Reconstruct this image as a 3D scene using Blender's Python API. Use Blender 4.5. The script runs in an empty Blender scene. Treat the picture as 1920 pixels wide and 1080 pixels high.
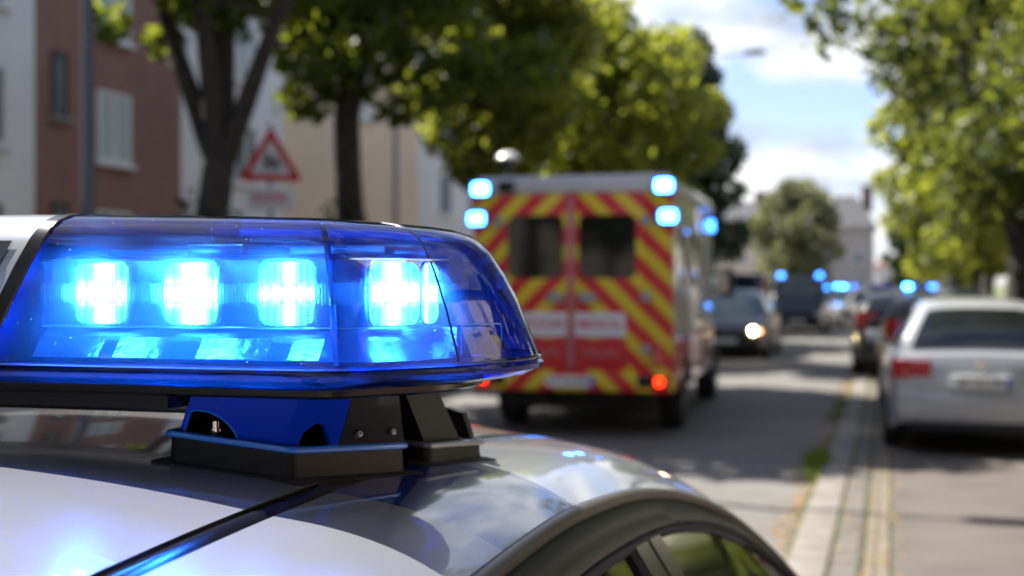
import bpy, bmesh, math, random
import numpy as np
from mathutils import Vector, Matrix
R = math.radians
rnd = random.Random(7)
S = bpy.context.scene
COL = S.collection

# ------------------------------------------------------------------ camera, world, sun, exposure
cd = bpy.data.cameras.new('camera'); cam = bpy.data.objects.new('camera', cd); COL.objects.link(cam)
cam.location = (0, 0, 1.62)
cam.rotation_euler = (R(90 - 0.12), 0, R(16.5))
cd.sensor_width = 36; cd.lens = 45; cd.clip_start = .02; cd.clip_end = 3000
cd.dof.use_dof = True; cd.dof.focus_distance = 1.14; cd.dof.aperture_fstop = 4.4; cd.dof.aperture_blades = 0
S.camera = cam
SUN_DIR = Vector((-.96, .28, 0)).normalized(); EL = R(50)
sun_vec = Vector((SUN_DIR.x * math.cos(EL), SUN_DIR.y * math.cos(EL), math.sin(EL)))
W = bpy.data.worlds.new('World'); S.world = W; W.use_nodes = True
nt = W.node_tree; N = nt.nodes; L = nt.links; N.clear()
sky = N.new('ShaderNodeTexSky'); sky.sky_type = 'NISHITA'; sky.sun_disc = False
sky.sun_elevation = EL; sky.sun_rotation = math.atan2(SUN_DIR.x, SUN_DIR.y); sky.altitude = 50
sky.air_density = 1.0; sky.dust_density = .6; sky.ozone_density = 1.5
tc = N.new('ShaderNodeTexCoord'); sep = N.new('ShaderNodeSeparateXYZ'); L.new(tc.outputs['Generated'], sep.inputs[0])
mp = N.new('ShaderNodeMapping'); mp.inputs['Scale'].default_value = (1, 1, 2.1); mp.inputs['Location'].default_value = (.37, .1, .63)
L.new(tc.outputs['Generated'], mp.inputs[0])
nz = N.new('ShaderNodeTexNoise'); nz.inputs['Scale'].default_value = 4.6; nz.inputs['Detail'].default_value = 7; nz.inputs['Roughness'].default_value = .52
L.new(mp.outputs[0], nz.inputs['Vector'])
cr = N.new('ShaderNodeValToRGB'); cr.color_ramp.elements[0].position = .42; cr.color_ramp.elements[1].position = .53
L.new(nz.outputs[0], cr.inputs[0])
nz2 = N.new('ShaderNodeTexNoise'); nz2.inputs['Scale'].default_value = 11; nz2.inputs['Detail'].default_value = 5
mp2 = N.new('ShaderNodeMapping'); mp2.inputs['Scale'].default_value = (1, 1, 2.2); mp2.inputs['Location'].default_value = (.37, .1, .69)
L.new(tc.outputs['Generated'], mp2.inputs[0]); L.new(mp2.outputs[0], nz2.inputs['Vector'])
cr2 = N.new('ShaderNodeValToRGB'); cr2.color_ramp.elements[0].position = .38; cr2.color_ramp.elements[1].position = .6
cr2.color_ramp.elements[0].color = (1.7, 1.9, 2.2, 1); cr2.color_ramp.elements[1].color = (4.0, 4.0, 4.0, 1)
L.new(nz2.outputs[0], cr2.inputs[0])
mx = N.new('ShaderNodeMix'); mx.data_type = 'RGBA'
mr = N.new('ShaderNodeMapRange'); mr.inputs['From Min'].default_value = .26; mr.inputs['From Max'].default_value = .48; mr.inputs['To Min'].default_value = 1; mr.inputs['To Max'].default_value = .55
L.new(sep.outputs[2], mr.inputs['Value']); cm = N.new('ShaderNodeMath'); cm.operation = 'MULTIPLY'; L.new(cr.outputs[0], cm.inputs[0]); L.new(mr.outputs[0], cm.inputs[1])
L.new(cm.outputs[0], mx.inputs[0]); sm_ = N.new('ShaderNodeVectorMath'); sm_.operation = 'MULTIPLY'; sm_.inputs[1].default_value = (.54, .52, .60); L.new(sky.outputs[0], sm_.inputs[0]); L.new(sm_.outputs[0], mx.inputs[6]); L.new(cr2.outputs[0], mx.inputs[7])
bg = N.new('ShaderNodeBackground'); bg.inputs[1].default_value = .075
wo = N.new('ShaderNodeOutputWorld'); L.new(mx.outputs[2], bg.inputs[0]); L.new(bg.outputs[0], wo.inputs[0])
sd = bpy.data.lights.new('sun', 'SUN'); sd.energy = 3.4; sd.angle = R(.5); sd.color = (1, .93, .82)
so = bpy.data.objects.new('sun', sd); COL.objects.link(so); so.location = (0, 0, 40)
so.rotation_euler = sun_vec.to_track_quat('Z', 'Y').to_euler()
S.view_settings.view_transform = 'Standard'; S.view_settings.look = 'None'; S.view_settings.exposure = 2.25
S.render.engine = 'CYCLES'; S.cycles.max_bounces = 10; S.cycles.transparent_max_bounces = 24; S.cycles.use_denoising = True
S.cycles.sample_clamp_indirect = 8; S.cycles.caustics_reflective = False; S.cycles.caustics_refractive = False

# ------------------------------------------------------------------ materials
def mat(name, col, rough=.6, metal=0, coat=0, noise=None, bump=None, emit=None, spec=.5, trans=None):
    m = bpy.data.materials.new(name); m.use_nodes = True; t = m.node_tree; n = t.nodes; l = t.links
    p = n['Principled BSDF']; p.inputs['Base Color'].default_value = (*col, 1); p.inputs['Roughness'].default_value = rough
    p.inputs['Metallic'].default_value = metal; p.inputs['Coat Weight'].default_value = coat; p.inputs['Coat Roughness'].default_value = .03
    p.inputs['Specular IOR Level'].default_value = spec
    if emit: p.inputs['Emission Color'].default_value = (*emit[0], 1); p.inputs['Emission Strength'].default_value = emit[1]
    if noise:   # (scale, colour2, lo, hi)
        c = n.new('ShaderNodeTexCoord'); z = n.new('ShaderNodeTexNoise'); z.inputs['Scale'].default_value = noise[0]; z.inputs['Detail'].default_value = 6
        l.new(c.outputs['Object'], z.inputs['Vector'])
        r = n.new('ShaderNodeValToRGB'); r.color_ramp.elements[0].position = noise[2] if len(noise) > 2 else .35; r.color_ramp.elements[1].position = noise[3] if len(noise) > 3 else .65
        r.color_ramp.elements[0].color = (*col, 1); r.color_ramp.elements[1].color = (*noise[1], 1)
        l.new(z.outputs[0], r.inputs[0]); l.new(r.outputs[0], p.inputs['Base Color'])
    if bump:    # (scale, strength, distance)
        c = n.new('ShaderNodeTexCoord'); z = n.new('ShaderNodeTexNoise'); z.inputs['Scale'].default_value = bump[0]; z.inputs['Detail'].default_value = 4
        l.new(c.outputs['Object'], z.inputs['Vector'])
        b = n.new('ShaderNodeBump'); b.inputs['Strength'].default_value = bump[1]; b.inputs['Distance'].default_value = bump[2]
        l.new(z.outputs[0], b.inputs['Height']); l.new(b.outputs[0], p.inputs['Normal'])
    return m

def glowmat(name, col, s):
    m = bpy.data.materials.new(name); m.use_nodes = True; t = m.node_tree; t.nodes.clear()
    e = t.nodes.new('ShaderNodeEmission'); e.inputs[0].default_value = (*col, 1); e.inputs[1].default_value = s
    o = t.nodes.new('ShaderNodeOutputMaterial'); t.links.new(e.outputs[0], o.inputs[0]); return m

def lensmat(name, tint, rough=.015, bump=None, fmul=1.0, translucent=None, dust=False):
    m = bpy.data.materials.new(name); m.use_nodes = True; t = m.node_tree; n = t.nodes; l = t.links; n.clear()
    tr = n.new('ShaderNodeBsdfTransparent'); tr.inputs[0].default_value = (*tint, 1)
    base = tr.outputs[0]
    if translucent:
        ts = n.new('ShaderNodeBsdfTranslucent'); ts.inputs[0].default_value = (*translucent[0], 1)
        mm = n.new('ShaderNodeMixShader'); mm.inputs[0].default_value = translucent[1]
        l.new(tr.outputs[0], mm.inputs[1]); l.new(ts.outputs[0], mm.inputs[2]); base = mm.outputs[0]
    g = n.new('ShaderNodeBsdfGlossy'); g.inputs['Roughness'].default_value = rough; g.inputs[0].default_value = (1, 1, 1, 1)
    f = n.new('ShaderNodeFresnel'); f.inputs[0].default_value = 1.5
    mu = n.new('ShaderNodeMath'); mu.operation = 'MULTIPLY'; mu.inputs[1].default_value = fmul; l.new(f.outputs[0], mu.inputs[0])
    mx = n.new('ShaderNodeMixShader'); l.new(mu.outputs[0], mx.inputs[0]); l.new(base, mx.inputs[1]); l.new(g.outputs[0], mx.inputs[2])
    if bump:
        c = n.new('ShaderNodeTexCoord'); mp = n.new('ShaderNodeMapping'); mp.inputs['Scale'].default_value = bump[3] if len(bump) > 3 else (1, 1, 1)
        z = n.new('ShaderNodeTexNoise'); z.inputs['Scale'].default_value = bump[0]; l.new(c.outputs['Object'], mp.inputs[0]); l.new(mp.outputs[0], z.inputs['Vector'])
        b = n.new('ShaderNodeBump'); b.inputs['Strength'].default_value = bump[1]; b.inputs['Distance'].default_value = bump[2]
        l.new(z.outputs[0], b.inputs['Height']); l.new(b.outputs[0], g.inputs['Normal'])
        if translucent: l.new(b.outputs[0], ts.inputs['Normal'])
    out_ = mx.outputs[0]
    if dust:
        c = n.new('ShaderNodeTexCoord'); z = n.new('ShaderNodeTexVoronoi'); z.inputs['Scale'].default_value = 105; l.new(c.outputs['Object'], z.inputs['Vector'])
        z2 = n.new('ShaderNodeTexNoise'); z2.inputs['Scale'].default_value = 22; z2.inputs['Detail'].default_value = 6; l.new(c.outputs['Object'], z2.inputs['Vector'])
        r1 = n.new('ShaderNodeMapRange'); r1.inputs['From Min'].default_value = .05; r1.inputs['From Max'].default_value = .11; r1.inputs['To Min'].default_value = 1; r1.inputs['To Max'].default_value = 0; l.new(z.outputs['Distance'], r1.inputs['Value'])
        r2 = n.new('ShaderNodeMapRange'); r2.inputs['From Min'].default_value = .44; r2.inputs['From Max'].default_value = .72; r2.inputs['To Min'].default_value = 0; r2.inputs['To Max'].default_value = .8; l.new(z2.outputs[0], r2.inputs['Value'])
        mm2 = n.new('ShaderNodeMath'); mm2.operation = 'MULTIPLY_ADD'; mm2.inputs[2].default_value = .004; l.new(r1.outputs[0], mm2.inputs[0]); l.new(r2.outputs[0], mm2.inputs[1])
        ts2 = n.new('ShaderNodeBsdfTranslucent'); ts2.inputs[0].default_value = (.45, .75, 1, 1); df = n.new('ShaderNodeBsdfDiffuse'); df.inputs[0].default_value = (.4, .5, .7, 1); ad = n.new('ShaderNodeMixShader'); l.new(ts2.outputs[0], ad.inputs[1]); l.new(df.outputs[0], ad.inputs[2])
        mx3 = n.new('ShaderNodeMixShader'); l.new(mm2.outputs[0], mx3.inputs[0]); l.new(out_, mx3.inputs[1]); l.new(ad.outputs[0], mx3.inputs[2]); out_ = mx3.outputs[0]
    o = n.new('ShaderNodeOutputMaterial'); l.new(out_, o.inputs[0]); return m

def leafmat(name, c1, c2, tcol, tfac=.45):
    m = bpy.data.materials.new(name); m.use_nodes = True; t = m.node_tree; n = t.nodes; l = t.links
    p = n['Principled BSDF']; p.inputs['Roughness'].default_value = .45; p.inputs['Specular IOR Level'].default_value = .35
    g = n.new('ShaderNodeNewGeometry'); r = n.new('ShaderNodeValToRGB')
    r.color_ramp.elements[0].color = (*c1, 1); r.color_ramp.elements[1].color = (*c2, 1)
    l.new(g.outputs['Random Per Island'], r.inputs[0]); l.new(r.outputs[0], p.inputs['Base Color'])
    ts = n.new('ShaderNodeBsdfTranslucent'); ts.inputs[0].default_value = (*tcol, 1)
    mx = n.new('ShaderNodeMixShader'); mx.inputs[0].default_value = tfac
    l.new(p.outputs[0], mx.inputs[1]); l.new(ts.outputs[0], mx.inputs[2]); l.new(mx.outputs[0], n['Material Output'].inputs[0]); return m

def brickmat(name, c1, c2, mortar, scale=1, bw=.24, bh=.075, axis='yz', rough=.85, ms=.012):
    m = bpy.data.materials.new(name); m.use_nodes = True; t = m.node_tree; n = t.nodes; l = t.links
    p = n['Principled BSDF']; p.inputs['Roughness'].default_value = rough
    c = n.new('ShaderNodeTexCoord'); s = n.new('ShaderNodeSeparateXYZ'); cb = n.new('ShaderNodeCombineXYZ'); l.new(c.outputs['Object'], s.inputs[0])
    l.new(s.outputs['XYZ'.index(axis[0].upper())], cb.inputs[0]); l.new(s.outputs['XYZ'.index(axis[1].upper())], cb.inputs[1])
    b = n.new('ShaderNodeTexBrick'); b.inputs['Scale'].default_value = scale; b.inputs['Brick Width'].default_value = bw; b.inputs['Row Height'].default_value = bh
    b.inputs['Mortar Size'].default_value = ms; b.inputs['Color1'].default_value = (*c1, 1); b.inputs['Color2'].default_value = (*c2, 1); b.inputs['Mortar'].default_value = (*mortar, 1)
    l.new(cb.outputs[0], b.inputs['Vector'])
    z = n.new('ShaderNodeTexNoise'); z.inputs['Scale'].default_value = 1.3; z.inputs['Detail'].default_value = 5; l.new(c.outputs['Object'], z.inputs['Vector'])
    mm = n.new('ShaderNodeMix'); mm.data_type = 'RGBA'; mm.blend_type = 'MULTIPLY'; mm.inputs[0].default_value = .6
    l.new(b.outputs[0], mm.inputs[6]); rr = n.new('ShaderNodeValToRGB'); rr.color_ramp.elements[0].color = (.6, .6, .6, 1); rr.color_ramp.elements[0].position = .3; rr.color_ramp.elements[1].position = .7
    l.new(z.outputs[0], rr.inputs[0]); l.new(rr.outputs[0], mm.inputs[7]); l.new(mm.outputs[2], p.inputs['Base Color'])
    bp = n.new('ShaderNodeBump'); bp.inputs['Distance'].default_value = .01; bp.inputs['Strength'].default_value = .5; l.new(b.outputs['Fac'], bp.inputs['Height']); bp.invert = True; l.new(bp.outputs[0], p.inputs['Normal'])
    return m

def chevronmat():
    m = bpy.data.materials.new('chevron_foil'); m.use_nodes = True; t = m.node_tree; n = t.nodes; l = t.links
    p = n['Principled BSDF']; p.inputs['Roughness'].default_value = .42; p.inputs['Coat Weight'].default_value = .15
    c = n.new('ShaderNodeTexCoord'); s = n.new('ShaderNodeSeparateXYZ'); l.new(c.outputs['Object'], s.inputs[0])
    def M(op, a, b=None):
        k = n.new('ShaderNodeMath'); k.operation = op
        for i, v in enumerate((a, b)):
            if v is None: continue
            if isinstance(v, (int, float)): k.inputs[i].default_value = v
            else: l.new(v, k.inputs[i])
        return k.outputs[0]
    v = M('ADD', M('ABSOLUTE', s.outputs[0]), s.outputs[2])
    fr = M('FRACT', M('MULTIPLY', M('ADD', v, .02), 1 / .355))
    yel = M('GREATER_THAN', fr, .54)
    # solid red field on the lower middle of the doors
    lower = M('MULTIPLY', M('LESS_THAN', M('ABSOLUTE', s.outputs[0]), .60), M('LESS_THAN', s.outputs[2], 1.06))
    lower = M('MULTIPLY', lower, M('GREATER_THAN', s.outputs[2], .72))
    yel = M('MULTIPLY', yel, M('SUBTRACT', 1.0, lower))
    mx = n.new('ShaderNodeMix'); mx.data_type = 'RGBA'; l.new(yel, mx.inputs[0])
    mx.inputs[6].default_value = (.52, .010, .016, 1); mx.inputs[7].default_value = (.62, .50, .014, 1)
    l.new(mx.outputs[2], p.inputs['Base Color']); return m

M_ = dict(
    white_paint=mat('white_paint', (.205, .21, .222), .28, .0, 1, noise=(420, (.26, .265, .28), .55, .8), bump=(700, .035, .0003)),
    silver=mat('silver_paint', (.30, .315, .34), .3, .3, 1, bump=(900, .02, .0002)),
    vw=mat('light_silver_paint', (.34, .355, .38), .32, .3, .8),
    navy_foil=mat('navy_foil', (.008, .045, .24), .22, 0, 1),
    black_paint=mat('black_paint', (.006, .0065, .008), .22, 0, .6),
    darkgrey_paint=mat('dark_grey_paint', (.008, .009, .011), .34, 0, .2, spec=.35),
    navy_paint=mat('navy_paint', (.003, .006, .018), .34, 0, .2, spec=.35),
    red_paint=mat('red_paint', (.33, .02, .02), .3, 0, 1),
    plastic=mat('black_plastic', (.007, .008, .012), .45, bump=(700, .15, .0004), spec=.32),
    gloss_black=mat('gloss_black', (.008, .008, .010), .2, 0, 0, spec=.45),
    rubber=mat('rubber', (.02, .02, .02), .8),
    tyre=mat('tyre_rubber', (.018, .018, .018), .85, bump=(60, .3, .004)),
    rim=mat('alloy_rim', (.45, .46, .48), .3, .9),
    glass=mat('dark_glass', (.006, .008, .010), .05, 0, 0, spec=.6),
    tealglass=mat('windscreen_glass', (.008, .018, .026), .06, 0, 0, spec=.5),
    chrome=mat('chrome', (.75, .75, .76), .12, 1),
    trim=mat('brown_grey_trim', (.10, .085, .075), .35, .4),
    glowbr=mat('bracket_plastic_led_glow', (.0, .045, .75), .3, 0, .3, bump=(600, .1, .0004)),  # black bracket plastic, with the blue LED spill put into its base colour
    bluelip=mat('blue_glow_edge', (.02, .24, .95), .25, 0, .5),  # brighter LED glow painted as colour on the foot lip and arch edge
    tail=mat('tail_lamp_red', (.45, .01, .015), .12, 0, 1),
    tail_on=glowmat('tail_lamp_lit', (1, .03, .005), 1.5),
    head_on=glowmat('headlamp_lit', (1, .78, .42), 22),
    head_white=glowmat('headlamp_lit_white', (1, .97, .9), 24),
    amber_on=glowmat('indicator_lit', (1, .33, .08), 2.8),
    headglass=mat('headlamp_glass', (.5, .52, .55), .1, .6, 1),
    blue_on=glowmat('blue_beacon_lit', (.035, .27, 1), 12),
    blue_mid=glowmat('blue_beacon_mid', (.035, .27, 1), 8),
    blue_dim=glowmat('blue_beacon_dim', (.04, .22, 1), 2.4),
    blue_off=mat('blue_beacon_plastic', (.02, .08, .75), .12, 0, 1),
    plate=mat('plate_white', (.7, .72, .72), .4), plateblue=mat('plate_blue', (.01, .07, .45), .4), ink=mat('plate_ink', (.02, .02, .02), .5),
    signred=mat('sign_red', (.5, .01, .03), .4), signwhite=mat('sign_white', (.62, .66, .72), .4), signblack=mat('sign_black', (.01, .015, .03), .5),
    galv=mat('galvanised_steel', (.3, .31, .33), .45, .8), lampgrey=mat('lamp_post_paint', (.05, .06, .08), .45),
    dome=mat('lamp_dome', (.8, .8, .8), .25, 0, .5), grille=mat('grille', (.01, .01, .01), .3),
    chev=chevronmat(), ambwhite=mat('ambulance_white', (.50, .48, .45), .28, 0, .8), ambred=mat('ambulance_red', (.45, .03, .03), .3, 0, .8),
    ambgrey=mat('ambulance_rail', (.48, .5, .54), .4, .3), pinkseam=mat('door_seal', (.42, .14, .17), .5),
    bark=mat('bark', (.022, .019, .017), .9, noise=(9, (.05, .042, .036)), bump=(22, .9, .03)),
    leafA=leafmat('leaf_green', (.014, .036, .008), (.065, .105, .016), (.33, .40, .03), .40),
    leafY=leafmat('leaf_yellow_green', (.032, .062, .012), (.125, .145, .028), (.42, .46, .05), .48),
    leafB=leafmat('leaf_fine_green', (.014, .034, .010), (.055, .085, .020), (.25, .29, .035), .36),
    leafD=leafmat('leaf_dark', (.010, .026, .010), (.03, .055, .02), (.05, .09, .02), .25),
    leafG=leafmat('leaf_grey_green', (.05, .07, .04), (.16, .18, .10), (.26, .28, .12), .38),
    grass=leafmat('grass_blade', (.05, .10, .01), (.16, .22, .03), (.3, .38, .03), .4),
    road=mat('road_asphalt', (.090, .088, .085), .85, noise=(.9, (.128, .124, .118), .3, .7), bump=(90, .4, .006)),
    lot=mat('side_asphalt', (.064, .057, .050), .9, noise=(1.6, (.090, .080, .070), .3, .7), bump=(70, .4, .006)),
    kerb=mat('kerb_stone', (.125, .116, .102), .85, noise=(5, (.175, .163, .145)), bump=(60, .4, .004)),
    joint=mat('kerb_joint', (.075, .07, .055), .95, noise=(8, (.10, .11, .04), .5, .65)),
    slab=brickmat('grey_pavers', (.10, .094, .084), (.125, .117, .105), (.045, .045, .03), 1, .30, .18, 'yx', .9, .012),
    sett=brickmat('tan_setts', (.15, .125, .098), (.19, .16, .128), (.08, .07, .05), 1, .11, .09, 'yx', .9, .012),
    pave=brickmat('pavement_slabs', (.30, .28, .26), (.34, .32, .30), (.15, .14, .13), 1, .6, .4, 'yx', .9, .01),
    ground=mat('ground_soil', (.10, .11, .05), .95, noise=(.8, (.07, .10, .03))),
    brick=brickmat('brown_brick', (.30, .13, .10), (.36, .16, .125), (.24, .19, .17)),
    brick2=brickmat('red_brick', (.20, .078, .055), (.26, .10, .072), (.14, .10, .09)),
    renderw=mat('white_render', (.74, .73, .72), .9, noise=(.7, (.80, .79, .78)), bump=(120, .2, .004)),
    renderw2=mat('pale_render', (.74, .74, .76), .9, noise=(.7, (.80, .80, .82)), bump=(120, .2, .004)),
    renderb=mat('beige_render', (.80, .64, .47), .9, noise=(.5, (.84, .68, .51)), bump=(120, .2, .004)),
    renderc=mat('cream_render', (.66, .58, .48), .9, noise=(.5, (.72, .64, .54)), bump=(120, .2, .004)),
    stone=mat('grey_stone', (.26, .25, .25), .9, noise=(.4, (.34, .32, .31))), stone2=mat('warm_stone', (.42, .36, .31), .9, noise=(.4, (.50, .43, .37))),
    tile=brickmat('roof_tiles', (.14, .07, .055), (.18, .09, .07), (.05, .03, .03), 1, .25, .3, 'yx'),
    slate=brickmat('roof_slate', (.05, .052, .06), (.075, .078, .09), (.02, .02, .02), 1, .25, .2, 'yz', .6),
    winframe=mat('window_frame', (.72, .72, .74), .5), winglass=mat('window_glass', (.16, .20, .22), .06, 0, 0, spec=.9),
    curtain=mat('curtain', (.45, .52, .52), .9), darkframe=mat('dark_frame', (.04, .035, .035), .6), shutter=mat('shutter', (.42, .42, .45), .6), door=mat('entrance_door', (.10, .06, .04), .5),
)

# ------------------------------------------------------------------ mesh builder
class MB:
    def __init__(s): s.v = []; s.f = []; s.m = []
    def add(s, vs, fs, mi=0, T=None):
        o = len(s.v)
        for p in vs:
            p = Vector(p)
            if T is not None: p = T @ p
            s.v.append(p)
        for f in fs: s.f.append([i + o for i in f]); s.m.append(mi)
        return s
    def box(s, lo, hi, mi=0, T=None, bev=0):
        x0, y0, z0 = lo; x1, y1, z1 = hi
        if bev > 0:
            b = min(bev, (x1 - x0) / 2.01, (y1 - y0) / 2.01, (z1 - z0) / 2.01)
            bm = bmesh.new(); bmesh.ops.create_cube(bm, size=1)
            for q in bm.verts: q.co = Vector(((x0 + x1) / 2 + q.co.x * (x1 - x0), (y0 + y1) / 2 + q.co.y * (y1 - y0), (z0 + z1) / 2 + q.co.z * (z1 - z0)))
            bmesh.ops.bevel(bm, geom=bm.edges[:], offset=b, segments=2, affect='EDGES', profile=.6)
            bm.verts.index_update(); vs = [q.co.copy() for q in bm.verts]; fs = [[q.index for q in f.verts] for f in bm.faces]; bm.free()
            return s.add(vs, fs, mi, T)
        vs = [(x0, y0, z0), (x1, y0, z0), (x1, y1, z0), (x0, y1, z0), (x0, y0, z1), (x1, y0, z1), (x1, y1, z1), (x0, y1, z1)]
        return s.add(vs, [(0, 3, 2, 1), (4, 5, 6, 7), (0, 1, 5, 4), (1, 2, 6, 5), (2, 3, 7, 6), (3, 0, 4, 7)], mi, T)
    def grid(s, rows, mi=0, closed=False, T=None, flip=False):
        n = len(rows[0]); vs = [p for r in rows for p in r]; fs = []
        for i in range(len(rows) - 1):
            for j in range(n if closed else n - 1):
                k = (j + 1) % n
                f = (i * n + j, i * n + k, (i + 1) * n + k, (i + 1) * n + j); fs.append(f[::-1] if flip else f)
        return s.add(vs, fs, mi, T)
    def tube(s, pts, rad, seg=8, mi=0, cap=True, T=None):
        pts = [Vector(p) for p in pts]; rad = rad if isinstance(rad, (list, tuple)) else [rad] * len(pts); rows = []
        for i, p in enumerate(pts):
            d = (pts[min(i + 1, len(pts) - 1)] - pts[max(i - 1, 0)]).normalized()
            up = Vector((0, 0, 1)) if abs(d.z) < .9 else Vector((0, 1, 0))
            a = d.cross(up).normalized(); b = a.cross(d).normalized()
            rows.append([p + (a * math.cos(t) + b * math.sin(t)) * rad[i] for t in [2 * math.pi * k / seg for k in range(seg)]])
        o = len(s.v); s.grid(rows, mi, True, T)
        if cap:
            s.f.append(list(range(o, o + seg))); s.m.append(mi); e = len(s.v); s.f.append(list(range(e - seg, e))[::-1]); s.m.append(mi)
        return s
    def lathe(s, prof, seg=24, mi=0, T=None):   # prof: (r, z)
        rows = [[(r * math.cos(t), r * math.sin(t), z) for t in [2 * math.pi * k / seg for k in range(seg)]] for r, z in prof]
        return s.grid(rows, mi, True, T)
    def prism(s, poly, a, b, axis='y', mi=0, T=None):   # poly in the two other axes, extruded a..b
        def P(u, v, w): return {'y': (u, w, v), 'x': (w, u, v), 'z': (u, v, w)}[axis]
        n = len(poly); vs = [P(u, v, a) for u, v in poly] + [P(u, v, b) for u, v in poly]
        fs = [list(range(n))[::-1], list(range(n, 2 * n))] + [(i, (i + 1) % n, n + (i + 1) % n, n + i) for i in range(n)]
        return s.add(vs, fs, mi, T)
    def build(s, name, mats, parent=None, smooth=35, recalc=True, bevel=0):
        if not isinstance(mats, (list, tuple)): mats = [mats]
        me = bpy.data.meshes.new(name); me.from_pydata([tuple(p) for p in s.v], [], s.f); me.polygons.foreach_set('material_index', s.m)
        for m in mats: me.materials.append(m)
        bm = bmesh.new(); bm.from_mesh(me)
        if recalc: bmesh.ops.remove_doubles(bm, verts=bm.verts, dist=1e-5); bmesh.ops.recalc_face_normals(bm, faces=bm.faces)
        bm.to_mesh(me); bm.free()
        if smooth:
            me.polygons.foreach_set('use_smooth', [True] * len(me.polygons))
            try: me.set_sharp_from_angle(angle=R(smooth))
            except Exception: pass
        o = bpy.data.objects.new(name, me); COL.objects.link(o)
        if parent is not None: o.parent = parent
        if bevel:
            b = o.modifiers.new('bevel', 'BEVEL'); b.width = bevel; b.segments = 3; b.limit_method = 'ANGLE'; b.angle_limit = R(40)
        return o

def tag(o, label=None, cat=None, group=None, kind=None):
    if label: o['label'] = label
    if cat: o['category'] = cat
    if group: o['group'] = group
    if kind: o['kind'] = kind
    return o
def thing(name, label, cat, loc=(0, 0, 0), rz=0, group=None):
    o = bpy.data.objects.new(name, None); COL.objects.link(o); o.location = loc; o.rotation_euler = (0, 0, rz); return tag(o, label, cat, group)
def copy_tree(o, parent=None):
    c = o.copy(); COL.objects.link(c); c.parent = parent
    for ch in list(o.children): copy_tree(ch, c)
    return c
def interp(x, pts):
    if x <= pts[0][0]: return pts[0][1]
    if x >= pts[-1][0]: return pts[-1][1]
    n = len(pts)
    for i in range(n - 1):
        if pts[i][0] <= x <= pts[i + 1][0]:
            x0, y0 = pts[i]; x1, y1 = pts[i + 1]; h = x1 - x0; t = (x - x0) / h
            m0 = (pts[i + 1][1] - pts[i - 1][1]) / (pts[i + 1][0] - pts[i - 1][0]) if i > 0 else (y1 - y0) / h
            m1 = (pts[i + 2][1] - pts[i][1]) / (pts[i + 2][0] - pts[i][0]) if i < n - 2 else (y1 - y0) / h
            s = (y1 - y0) / h
            if (m0 > 0) != (s > 0) or s == 0: m0 = 0
            if (m1 > 0) != (s > 0) or s == 0: m1 = 0
            m0 = max(-3 * abs(s), min(3 * abs(s), m0)); m1 = max(-3 * abs(s), min(3 * abs(s), m1))
            return (2 * t**3 - 3 * t**2 + 1) * y0 + (t**3 - 2 * t**2 + t) * h * m0 + (-2 * t**3 + 3 * t**2) * y1 + (t**3 - t**2) * h * m1
def lerp(a, b, t): return a + (b - a) * t
def text(s, name, size, m, parent, loc, rot, extrude=.002, xs=1.0):
    c = bpy.data.curves.new(name, 'FONT'); c.body = s; c.size = size; c.extrude = extrude; c.align_x = 'CENTER'; c.align_y = 'CENTER'; c.offset = size * .012
    c.materials.append(m); tmp = bpy.data.objects.new('tmp', c); COL.objects.link(tmp); dg = bpy.context.evaluated_depsgraph_get(); me = bpy.data.meshes.new_from_object(tmp.evaluated_get(dg)); bpy.data.objects.remove(tmp)
    o = bpy.data.objects.new(name, me); COL.objects.link(o); o.parent = parent; o.location = loc; o.rotation_euler = rot; o.scale = (xs, 1, 1); return o

# ------------------------------------------------------------------ the setting
def sheet(name, x0, x1, y0, y1, z, m, top=None, ny=1):
    b = MB()
    if top is None: b.add([(x0, y0, z), (x1, y0, z), (x1, y1, z), (x0, y1, z)], [(0, 1, 2, 3)])
    else: b.box((x0, y0, z), (x1, y1, top))
    return tag(b.build(name, m, smooth=0), kind='structure')
sheet('ground', -900, 900, -300, 1800, -.02, M_['ground'])
sheet('road', -6.9, -.58, -30, 260, 0, M_['road'])
sheet('side_lane', 0, 3.4, -30, 200, -.03, M_['lot'], .012)
sheet('pavement_right', 3.4, 10, -30, 200, -.03, M_['pave'], .018)
sheet('pavement_left', -17, -7.1, -30, 200, -.03, M_['pave'], .11)
b = MB(); y = -6.0; 
while y < 90:
    b.box((-.58, y + .008, -.03), (-.352, y + .992, .024), bev=.012); y += 1.0
tag(b.build('kerb', M_['kerb'], smooth=40), kind='structure')
b = MB(); y = -6.0
while y < 120:
    b.box((-7.1, y + .008, -.03), (-6.9, y + .992, .125), bev=.015); y += 1.0
tag(b.build('kerb_far', M_['kerb'], smooth=40), kind='structure')
sheet('kerb_joint_strip', -.6, -.0, -30, 200, -.028, M_['joint'], .006)
sheet('paver_strip', -.325, -.165, -8, 90, -.02, M_['slab'], .017)
sheet('sett_strip', -.145, -.012, -8, 90, -.02, M_['sett'], .018)

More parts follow.
